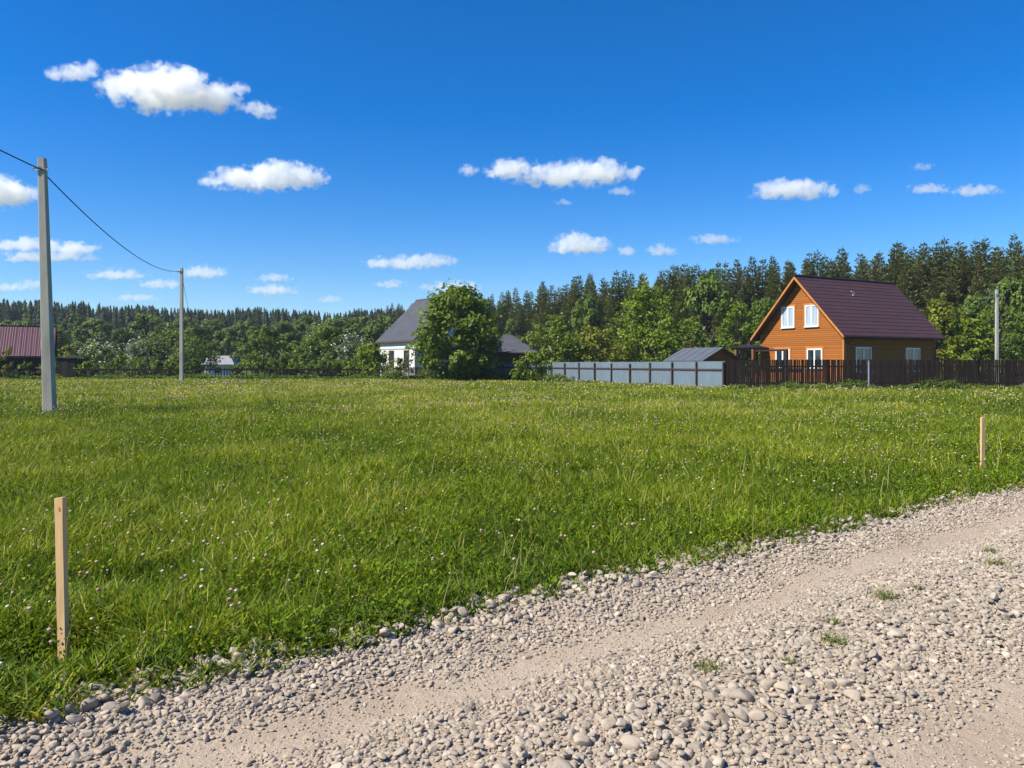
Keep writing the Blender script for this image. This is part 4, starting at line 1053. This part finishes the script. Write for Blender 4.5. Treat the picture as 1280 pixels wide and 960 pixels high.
# ------------------------------------------------------------------ fences
def picket_fence(name, label, x0, y0, x1, y1, hgt, spacing, bw, post_every, mat, postmat, hvar, missing, rails, z0=0.06, pointed=False, seed=3, group=None):
    r = random.Random(seed)
    Lf = math.hypot(x1 - x0, y1 - y0); f = thing(name, label, 'fence', (x0, y0, 0), math.atan2(y1 - y0, x1 - x0), group)
    nb = max(1, round(Lf / post_every)); bay = Lf / nb
    for b in range(nb):
        mb = MB(); s = b * bay + spacing / 2
        while s < (b + 1) * bay:
            if r.random() > missing:
                h = hgt + r.uniform(-hvar, hvar); t = r.gauss(0, 0.008 + hvar * 0.12); w = bw * r.uniform(0.85, 1.08)
                A = [(s - w / 2, -0.035, z0), (s + w / 2, -0.035, z0), (s + w / 2 + t * h, -0.035, h - (0.05 if pointed else r.uniform(0, .015))), (s + t * h, -0.035, h), (s - w / 2 + t * h, -0.035, h - (0.05 if pointed else 0))]
                mb.prism(A, (0, 0.022, 0))
            s += spacing * r.uniform(0.94, 1.06)
        mb.build('picket_panel', mat, f)
    for b in range(nb + 1):
        MB().box(b * bay - 0.05, b * bay + 0.05, -0.012 + .0, 0.09, -0.3, hgt - 0.06 + r.uniform(0, 0.1)).build('post', postmat, f)
    for zr in rails:
        MB().box(0, Lf, -0.0115, 0.035, zr - 0.045, zr + 0.045).build('rail', postmat, f)
    return f

bf = picket_fence('picket_fence', 'dark brown picket fence in front of the wooden house', 12.95, 48.2, 44.0, 48.2, 1.86, 0.118, 0.098, 3.1, M['picket'], M['darkwood'], 0.02, 0.004, (0.45, 1.45), seed=3)
picket_fence('picket_fence', 'old low fence of uneven grey boards along the left end of the meadow', -62, 80, -13, 80.0, 1.12, 0.30, 0.09, 4.9, M['oldwood'], M['oldwood'], 0.16, 0.16, (0.99, 1.06), seed=5)
picket_fence('picket_fence', 'dark weathered fence behind the plants under the white house', -12.6, 80, -3.2, 77.0, 1.3, 0.15, 0.11, 3.2, M['oldwood'], M['darkwood'], 0.05, 0.05, (0.4, 1.1), seed=6)

def build_blue_fence():
    P0 = Vector((-3.0, 77.0)); P1 = Vector((3.6, 72.0)); P2 = Vector((12.84, 48.2))
    f = thing('corrugated_fence', 'blue grey corrugated metal fence with brown posts', 'fence', (P2.x, P2.y, 0), 0)
    def seg(a, b, nb, h0):
        d = (b - a); Ls = d.length; d = d / Ls; nrm = Vector((d.y, -d.x)); nrm = nrm if nrm.y < 0 else -nrm
        org = Vector((P2.x, P2.y))
        for i in range(nb):
            s0, s1 = Ls * i / nb + 0.004, Ls * (i + 1) / nb - 0.004
            n = int((s1 - s0) / 0.035) + 1; s = np.linspace(s0, s1, n); off = 0.018 * np.clip(1.6 * np.sin(s / 0.21 * 2 * math.pi), -1, 1)
            xy = np.stack([a.x + d.x * s - nrm.x * (0.03 - off) - org.x, a.y + d.y * s - nrm.y * (0.03 - off) - org.y], 1)
            ht = h0 + random.uniform(-0.012, 0.012)
            V = np.concatenate([np.concatenate([xy, np.full((n, 1), 0.05)], 1), np.concatenate([xy, np.full((n, 1), ht)], 1)]); j = np.arange(n - 1)
            link('sheet_panel', mesh_np('sheet_panel', V, [np.stack([j, j + 1, j + 1 + n, j + n], 1)], [M['sheet']]), f)
        ang = math.atan2(d.y, d.x)
        for i in range(nb + 1):
            p = a + d * (Ls * i / nb) - org + nrm * 0.06; Mx = Matrix.Translation((p.x, p.y, 0)) @ Matrix.Rotation(ang, 4, 'Z')
            MB().box(-0.055, 0.055, -0.05, 0.05, -0.3, h0 - 0.10 + random.uniform(-.05, .08), Mx).build('post', M['rustpost'], f)
        m0 = a - org + nrm * 0.03; Mx = Matrix.Translation((m0.x, m0.y, 0)) @ Matrix.Rotation(ang, 4, 'Z')
        MB().box(0, Ls, -0.02, 0.02, 1.22, 1.31, Mx).build('rail', M['rustpost'], f)
    seg(P1, P2, 9, 1.76); seg(P0, P1, 3, 1.62)
build_blue_fence()

# lone steel post in front of the brown fence
lp = thing('steel_post', 'thin blue grey steel post standing in front of the brown fence', 'post', (PX(1086, 47.3), 47.3, 0))
MB().tube([(0, 0, -0.3), (0, 0, 1.76)], 0.05, 10).build('tube', M['postmetal'], lp)
MB().tube([(0, 0, 1.76), (0, 0, 1.80)], 0.06, 10).build('cap', M['steel'], lp)

# ------------------------------------------------------------------ poles and wire
def concrete_pole(label, x, y, h, w0, w1, d0, d1, lean, mat, rz=0.0):
    p = thing('concrete_pole', label, 'utility pole', (x, y, 0), rz)
    bm = bmesh.new(); rows = []
    for k in range(9):
        f = k / 8; w_ = w0 + (w1 - w0) * f; d_ = d0 + (d1 - d0) * f; c = 0.02
        prof = [(-w_ / 2 + c, -d_ / 2), (w_ / 2 - c, -d_ / 2), (w_ / 2, -d_ / 2 + c), (w_ / 2, d_ / 2 - c), (w_ / 2 - c, d_ / 2), (-w_ / 2 + c, d_ / 2), (-w_ / 2, d_ / 2 - c), (-w_ / 2, -d_ / 2 + c)]
        rows.append([bm.verts.new((q[0] + lean * f, q[1], -0.6 * (1 - f) + h * f)) for q in prof])
    for A, Bv in zip(rows, rows[1:]):
        for i in range(8): bm.faces.new((A[i], A[(i + 1) % 8], Bv[(i + 1) % 8], Bv[i]))
    bm.faces.new(rows[-1]); bm.faces.new(rows[0][::-1])
    me = bpy.data.meshes.new('shaft'); bm.to_mesh(me); bm.free(); me.materials.append(mat); link('shaft', me, p)
    return p
NP = Vector((PX(63, 25.3), 25.3, 0)); FP = Vector((PX(227, 69), 69, 0)); CP = Vector((-10.5, -18.4, 0))
HN = PZ(198, 25.3); HFP = PZ(335, 69)
def clamp_part(p, x, y, z, s):
    m = MB(); m.box(x - 0.03 * s, x + 0.03 * s, y - 0.16 * s, y + 0.16 * s, z - 0.03 * s, z + 0.03 * s)
    m.tube([(x - 0.20 * s, y, z + 0.02), (x + 0.22 * s, y, z - 0.03)], 0.02 * s, 6)
    m.tube([(x - 0.20 * s, y, z + 0.06), (x - 0.24 * s, y, z), (x - 0.16 * s, y, z - 0.09 * s), (x - 0.1 * s, y, z - 0.03)], 0.016 * s, 6)
    m.tube([(x + 0.20 * s, y, z + 0.10), (x + 0.25 * s, y, z - 0.01), (x + 0.19 * s, y, z - 0.06 * s)], 0.018 * s, 6); m.build('wire_clamp', M['steel'], p)
near = concrete_pole('tall leaning grey concrete pole standing in the meadow', NP.x, NP.y, HN, 0.335, 0.215, 0.30, 0.19, -0.25, M['concrete'], R(4))
clamp_part(near, -0.25, -0.13, PZ(212, 25.3), 1.0)
far_p = concrete_pole('smaller distant grey concrete pole at the old fence', FP.x, FP.y, HFP, 0.30, 0.24, 0.26, 0.2, 0.0, M['concrete'], 0)
clamp_part(far_p, -0.02, -0.13, PZ(340, 69), 1.2)
back = concrete_pole('concrete pole behind the photographer carrying the black cable', CP.x, CP.y, 8.6, 0.335, 0.215, 0.30, 0.19, 0.0, M['concrete'], 0)
def cable(pts, r): 
    c = MB().tube(pts, r, 6); return c.build('power_cable', M['wire'], None, smooth=True)
A = NP + Vector((-0.24, -0.14, PZ(213, 25.3))); Bp = FP + Vector((-0.03, -0.14, PZ(339, 69))); C0 = CP + Vector((0, 0.12, 8.4))
def span(a, b, s, n=40): return [a.lerp(b, i / n) - Vector((0, 0, 4 * s * (i / n) * (1 - i / n))) for i in range(n + 1)]
sp1 = span(C0, A, 0.3); sp2 = span(A, Bp, 0.98)
tag(cable(sp1[:-1] + sp2, 0.020), 'black sagging cable strung between the two grey concrete poles', 'cable')
tag(cable(span(Bp + Vector((0.05, 0, 0.05)), Vector((PX(245, 92), 92, PZ(412, 92))), 0.9, 20), 0.018), 'thin black cable dropping down to the right from the distant pole', 'cable')
rp = concrete_pole('pale slim concrete pole behind the brown fence at the far right', PX(1246, 65), 65, PZ(362, 65), 0.25, 0.20, 0.22, 0.17, 0.0, M['concrete_pale'])
MB().box(-0.75, 0.5, -0.15, -0.11, PZ(368, 65) - 0.025, PZ(368, 65) + 0.025).build('crossarm', M['steel'], rp)
for sx in (-0.7, 0.45): MB().tube([(sx, -0.13, PZ(368, 65) + 0.03), (sx, -0.13, PZ(368, 65) + 0.16)], 0.035, 8).build('insulator', M['porcelain'], rp)

# ------------------------------------------------------------------ stakes
def stake(label, px, py, top, dpx, w_, d_, rz):
    Y = EYE * F / (py - HZ); x = PX(px, Y); H = PZ(top, Y); lean = dpx * Y / F
    o = thing('wooden_stake', label, 'stake', (x, Y, 0), rz)
    bm = bmesh.new(); rows = []; z = np.linspace(-0.25, H, 9)
    for k, zz in enumerate(z):
        f = max(0, zz / H); j = lambda: random.gauss(0, 0.0006)
        rows.append([bm.verts.new((sx * w_ / 2 + lean * f + j(), sy * d_ / 2 + j(), zz + (0.004 * sx if k == 8 else 0))) for sx, sy in ((-1, -1), (1, -1), (1, 1), (-1, 1))])
    for A_, B_ in zip(rows, rows[1:]):
        for i in range(4): bm.faces.new((A_[i], A_[(i + 1) % 4], B_[(i + 1) % 4], B_[i]))
    bm.faces.new(rows[-1]); bm.faces.new(rows[0][::-1])
    bmesh.ops.bevel(bm, geom=list(bm.edges), offset=0.0022, segments=2, affect='EDGES', clamp_overlap=True)
    me = bpy.data.meshes.new('shaft'); bm.to_mesh(me); bm.free(); me.materials.append(M['stake']); link('shaft', me, o)
    return o, H, lean
s1, H1, l1 = stake('pale square wooden stake in the grass at the lower left by the gravel', 80, 832, 622, -5, 0.052, 0.034, R(-12))
kn = MB().prism([(0.006 + l1 * .95 + 0.005 * math.cos(q * .785), -0.0166, H1 - 0.06 + 0.014 * math.sin(q * .785)) for q in range(8)], (0, -0.0012, 0)); kn.build('knot', M['casing'], s1)
stake('pale wooden stake at the grass edge on the right, in front of the brown fence', 1228, 591, 521.5, 0.5, 0.058, 0.035, R(10))

# ------------------------------------------------------------------ tufts growing in the gravel
def grass_tuft(label, px, py, size, seed, group=None):
    global rng
    keep = rng; rng = np.random.default_rng(seed)
    Y = EYE * F / (py - HZ); x = PX(px, Y); n = int(40 + 430 * size)
    a = rng.normal(0, size * 0.33, n); b = rng.normal(0, size * 0.33, n)
    V, Fc, t, d = blades(a, b, rng.uniform(0.35, 1.0, n) * size * 0.75, rng.uniform(0.003, 0.006, n), rng.uniform(0.4, 1.3, n), rng.uniform(0.0, 0.5, n), np.where(rng.random(n) < 0.3, 0.6, 0.12), 4, 0.0)
    z = float(road_z(np.array(x), np.array(Y)))
    o = link('grass_tuft', mesh_np('grass_tuft', V, [Fc], [M['grass']], attrs={'tint': t, 'dry': d}), None, (x, Y, z + 0.01))
    tag(o, label, 'grass tuft', group or 'grass tufts growing in the gravel road'); rng = keep
for i, (px, py, s, lab) in enumerate([
    (1042, 830, 0.11, 'green grass tuft in the middle of the gravel, above the brown rounded stone'),
    (885, 862, 0.10, 'grass tuft leftmost in the gravel between the wheel ruts'),
    (1106, 767, 0.13, 'widest grass tuft in the gravel between the wheel ruts'),
    (1040, 800, 0.07, 'small sparse grass tuft just above the middle gravel tuft'),
    (986, 855, 0.06, 'tiny low grass tuft between the two larger gravel tufts'),
    (1245, 722, 0.10, 'grass tuft in the gravel nearest the right edge of the photo'),
    (1238, 704, 0.09, 'thin grass tuft behind the one nearest the right edge'),
    (1148, 754, 0.06, 'tiny grass tuft right of the widest gravel tuft'),
    (282, 866, 0.10, 'grass tuft rooted in the coarse stones at the road edge, right of the near stake')]):
    grass_tuft(lab, px, py, s, 900 + i)

# broad leaved weeds standing at the grass edge
def leafy_weed(label, px, py, size, nl, seed):
    r = np.random.default_rng(seed); Y = EYE * F / (py - HZ); x = PX(px, Y)
    o = thing('broadleaf_weed', label, 'weed', (x, Y, 0), 0, 'broad leaved weeds at the grass edge')
    for k in range(nl):
        a = k * 2.4 + r.normal(0, 0.3); L = size * r.uniform(0.7, 1.2); up = r.uniform(0.5, 1.2); wd = L * r.uniform(0.16, 0.24); ns = 8
        V, Q = [], []; d = np.array([math.cos(a), math.sin(a)]); sd = np.array([-d[1], d[0]])
        for i in range(ns + 1):
            f = i / ns; hor = L * (0.15 * f + 0.75 * f ** 1.6); z = L * up * (f - 0.42 * f ** 2.2) ; w_ = wd * math.sin(min(1, 0.08 + f) ** 0.8 * math.pi) ** 0.8 if f < 0.97 else 0.001
            w_ = max(w_, 0.003); wav = 0.012 * math.sin(f * 16 + k)
            for s_, dz in ((-1, 0.25), (0, 0), (1, 0.25)): V.append((d[0] * hor + sd[0] * s_ * w_, d[1] * hor + sd[1] * s_ * w_, z + dz * w_ + wav * s_))
            if i:
                b = 3 * (i - 1); Q += [(b, b + 1, b + 4, b + 3), (b + 1, b + 2, b + 5, b + 4)]
        link('leaf', mesh_np('leaf', V, [Q], [M['weed']], smooth=True, attrs={'tint': np.full(len(V), r.uniform(0.1, 0.6))}), o)
leafy_weed('broad leaved dock plant at the grass edge, right of the near stake', 338, 792, 0.20, 9, 1)
leafy_weed('low broad leaved weed just right of the foot of the near stake', 132, 862, 0.13, 7, 2)
leafy_weed('broad leaved weed at the grass edge left of the near stake', 38, 872, 0.15, 8, 3)
leafy_weed('low broad leaved weed in the grass edge below the middle of the meadow', 560, 745, 0.13, 7, 4)

# ------------------------------------------------------------------ clouds: white volumes hanging far off
def cloud(label, lobes, seed, fine=26.0, thin=1.0, D=None):
    """lobes: (px, py, rx, ry) as they read in the sky; each becomes a rounded mass of vapour"""
    lob = np.array(lobes, float)
    cx, cy_ = (lob[:, 0].min() + lob[:, 0].max()) / 2, lob[:, 1].mean()
    if D is None: D = min(9000.0, max(1500.0, 480.0 * F / (HZ - cy_)))
    k = D / F
    o_loc = (PX(cx, D), D, PZ(cy_, D))
    m = bpy.data.materials.new('cloud_vapour'); m.use_nodes = True; t = m.node_tree; t.nodes.clear()
    out = t.nodes.new('ShaderNodeOutputMaterial'); pv = t.nodes.new('ShaderNodeVolumePrincipled')
    pv.inputs['Color'].default_value = (1, 1, 1, 1); pv.inputs['Anisotropy'].default_value = 0.25
    t.links.new(pv.outputs[0], out.inputs['Volume'])
    tc = t.nodes.new('ShaderNodeTexCoord'); co = tc.outputs['Object']
    def vm(op, a, b):
        n = t.nodes.new('ShaderNodeVectorMath'); n.operation = op
        for i, v in ((0, a), (1, b)):
            if hasattr(v, 'is_output'): t.links.new(v, n.inputs[i])
            else: n.inputs[i].default_value = v
        return n
    def mt(op, a, b=0.0, clamp=False):
        n = t.nodes.new('ShaderNodeMath'); n.operation = op; n.use_clamp = clamp
        for i, v in ((0, a), (1, b)):
            if hasattr(v, 'is_output'): t.links.new(v, n.inputs[i])
            else: n.inputs[i].default_value = v
        return n.outputs[0]
    dmin = None; pts = []
    for (px, py, rx, ry) in lobes:
        c = (px - cx, 0.0, cy_ - py); ryd = ry * 1.15
        v = vm('SUBTRACT', co, c).outputs[0]
        v = vm('MULTIPLY', v, (1 / rx, 1 / ryd, 1 / ry)).outputs[0]
        sp = t.nodes.new('ShaderNodeSeparateXYZ'); t.links.new(v, sp.inputs[0])
        zz = mt('MAXIMUM', sp.outputs[2], mt('MULTIPLY', sp.outputs[2], -1.5))     # flatter bases
        cb = t.nodes.new('ShaderNodeCombineXYZ'); t.links.new(sp.outputs[0], cb.inputs[0]); t.links.new(sp.outputs[1], cb.inputs[1]); t.links.new(zz, cb.inputs[2])
        ln = t.nodes.new('ShaderNodeVectorMath'); ln.operation = 'LENGTH'; t.links.new(cb.outputs[0], ln.inputs[0])
        d = ln.outputs['Value']; dmin = d if dmin is None else mt('SMOOTH_MIN', dmin, d)
        V = ICO1[0].copy() * 1.32; V[:, 2] = np.where(V[:, 2] < 0, V[:, 2] * 0.8, V[:, 2])
        pts.append(V * [rx, ryd, ry] + c)
    nz = t.nodes.new('ShaderNodeTexNoise'); nz.inputs['Scale'].default_value = 1.45 / fine; nz.inputs['Detail'].default_value = 8; nz.inputs['Roughness'].default_value = 0.67
    t.links.new(vm('ADD', co, (seed * 131.7, seed * 37.1, seed * 71.3)).outputs[0], nz.inputs['Vector'])
    val = mt('ADD', mt('SUBTRACT', 1.0, dmin), mt('MULTIPLY', mt('SUBTRACT', nz.outputs['Fac'], 0.53), 3.5))
    dens = mt('MULTIPLY', val, 2.8, True)
    dens = mt('MULTIPLY', dens, 0.085 * thin / k)
    t.links.new(dens, pv.inputs['Density'])
    P = np.concatenate(pts); bm = bmesh.new(); [bm.verts.new(p) for p in P]
    r = bmesh.ops.convex_hull(bm, input=list(bm.verts))
    bmesh.ops.delete(bm, geom=[v for v in bm.verts if not v.link_faces], context='VERTS')
    bmesh.ops.recalc_face_normals(bm, faces=list(bm.faces))
    me = bpy.data.meshes.new('cloud'); bm.to_mesh(me); bm.free(); me.materials.append(m)
    o = link('cloud', me, None, o_loc); o.scale = (k, k, k)
    tag(o, label, 'cloud', 'small white fair weather clouds')
CL = [
 ('largest white puffy cloud, high at the upper left', [(205, 116, 66, 34), (165, 108, 48, 18), (262, 122, 40, 24), (225, 100, 30, 18)], 1, 26, 1),
 ('small ragged cloud touching the upper left end of the largest cloud', [(98, 92, 24, 13), (112, 84, 14, 9), (72, 94, 16, 10)], 2, 16, .8),
 ('ragged wisp trailing below the right end of the largest cloud', [(324, 138, 24, 12), (300, 112, 14, 10), (338, 146, 12, 6)], 3, 15, .7),
 ('lone broad white cloud below the largest one', [(328, 226, 70, 20), (345, 214, 36, 15), (375, 222, 36, 17), (300, 218, 28, 12), (265, 228, 20, 8)], 4, 22, 1),
 ('white cloud half cut by the left edge behind the near pole', [(0, 244, 46, 24), (-20, 236, 40, 24)], 5, 22, 1),
 ('flat double layered cloud behind the lower part of the near pole', [(55, 322, 68, 10), (30, 307, 44, 12), (85, 312, 40, 11)], 6, 20, .9),
 ('long white cloud of two puffs in the middle of the sky', [(700, 222, 60, 18), (745, 218, 46, 20), (638, 214, 34, 16), (790, 216, 16, 9)], 7, 20, 1),
 ('tiny puff at the left tip of the long middle cloud', [(586, 214, 13, 9)], 8, 10, .8),
 ('small flat scrap under the right end of the long middle cloud', [(778, 240, 18, 7)], 9, 10, .7),
 ('tiny faint scrap below the long middle cloud', [(704, 253, 12, 5)], 10, 9, .6),
 ('round topped white cloud above the middle of the conifers', [(724, 308, 42, 15), (718, 301, 24, 12)], 11, 18, 1),
 ('small puff right of the round topped cloud', [(783, 315, 13, 8)], 12, 10, .8),
 ('small puff low above the conifers, second right of the round topped cloud', [(827, 314, 20, 9)], 13, 12, .8),
 ('flat pale cloud above the conifers left of the wooden house', [(892, 300, 32, 8)], 14, 12, .8),
 ('smooth humped cloud above the wooden house', [(988, 240, 58, 14), (1000, 232, 36, 12)], 15, 22, 1),
 ('tiny wisp just right of the smooth humped cloud', [(1078, 237, 11, 8)], 16, 8, .5),
 ('flat cloud at the upper right, the left one of a pair', [(1160, 237, 28, 8)], 17, 12, .8),
 ('flat cloud at the upper right, the right one of a pair', [(1218, 239, 36, 9)], 18, 13, .8),
 ('faint small wisp above the flat pair at the upper right', [(1154, 209, 15, 6)], 19, 9, .5),
 ('long low white cloud left of the middle, above the white house', [(510, 330, 54, 11), (535, 328, 36, 11), (480, 328, 30, 8)], 20, 15, .9),
 ('small white puff low over the white house roof', [(488, 356, 22, 7)], 21, 11, .8),
 ('low cloud partly behind the top of the big tree', [(566, 360, 42, 10)], 22, 14, .8),
 ('low flat cloud left of the distant pole, the nearest to it', [(254, 341, 34, 10)], 23, 13, .8),
 ('low rounded cloud between the two concrete poles', [(146, 344, 42, 9)], 24, 13, .8),
 ('pale flat cloud crossing the distant pole', [(202, 356, 32, 8)], 25, 12, .7),
 ('small upper cloud of the stacked pair right of the distant pole', [(343, 348, 24, 7)], 26, 11, .8),
 ('lower wider cloud of the stacked pair right of the distant pole', [(340, 363, 35, 9)], 27, 12, .8),
 ('thin cloud lying on the treeline left of the distant pole', [(170, 373, 32, 6)], 28, 11, .7),
 ('small puff on the treeline left of the white house', [(413, 375, 17, 6)], 29, 10, .7),
 ('thin cloud low at the left edge of the sky', [(10, 360, 36, 7), (40, 355, 18, 6)], 30, 11, .7),
]
for lab, lobes, seed, fine, thin in CL: cloud(lab, lobes, seed, fine, thin)
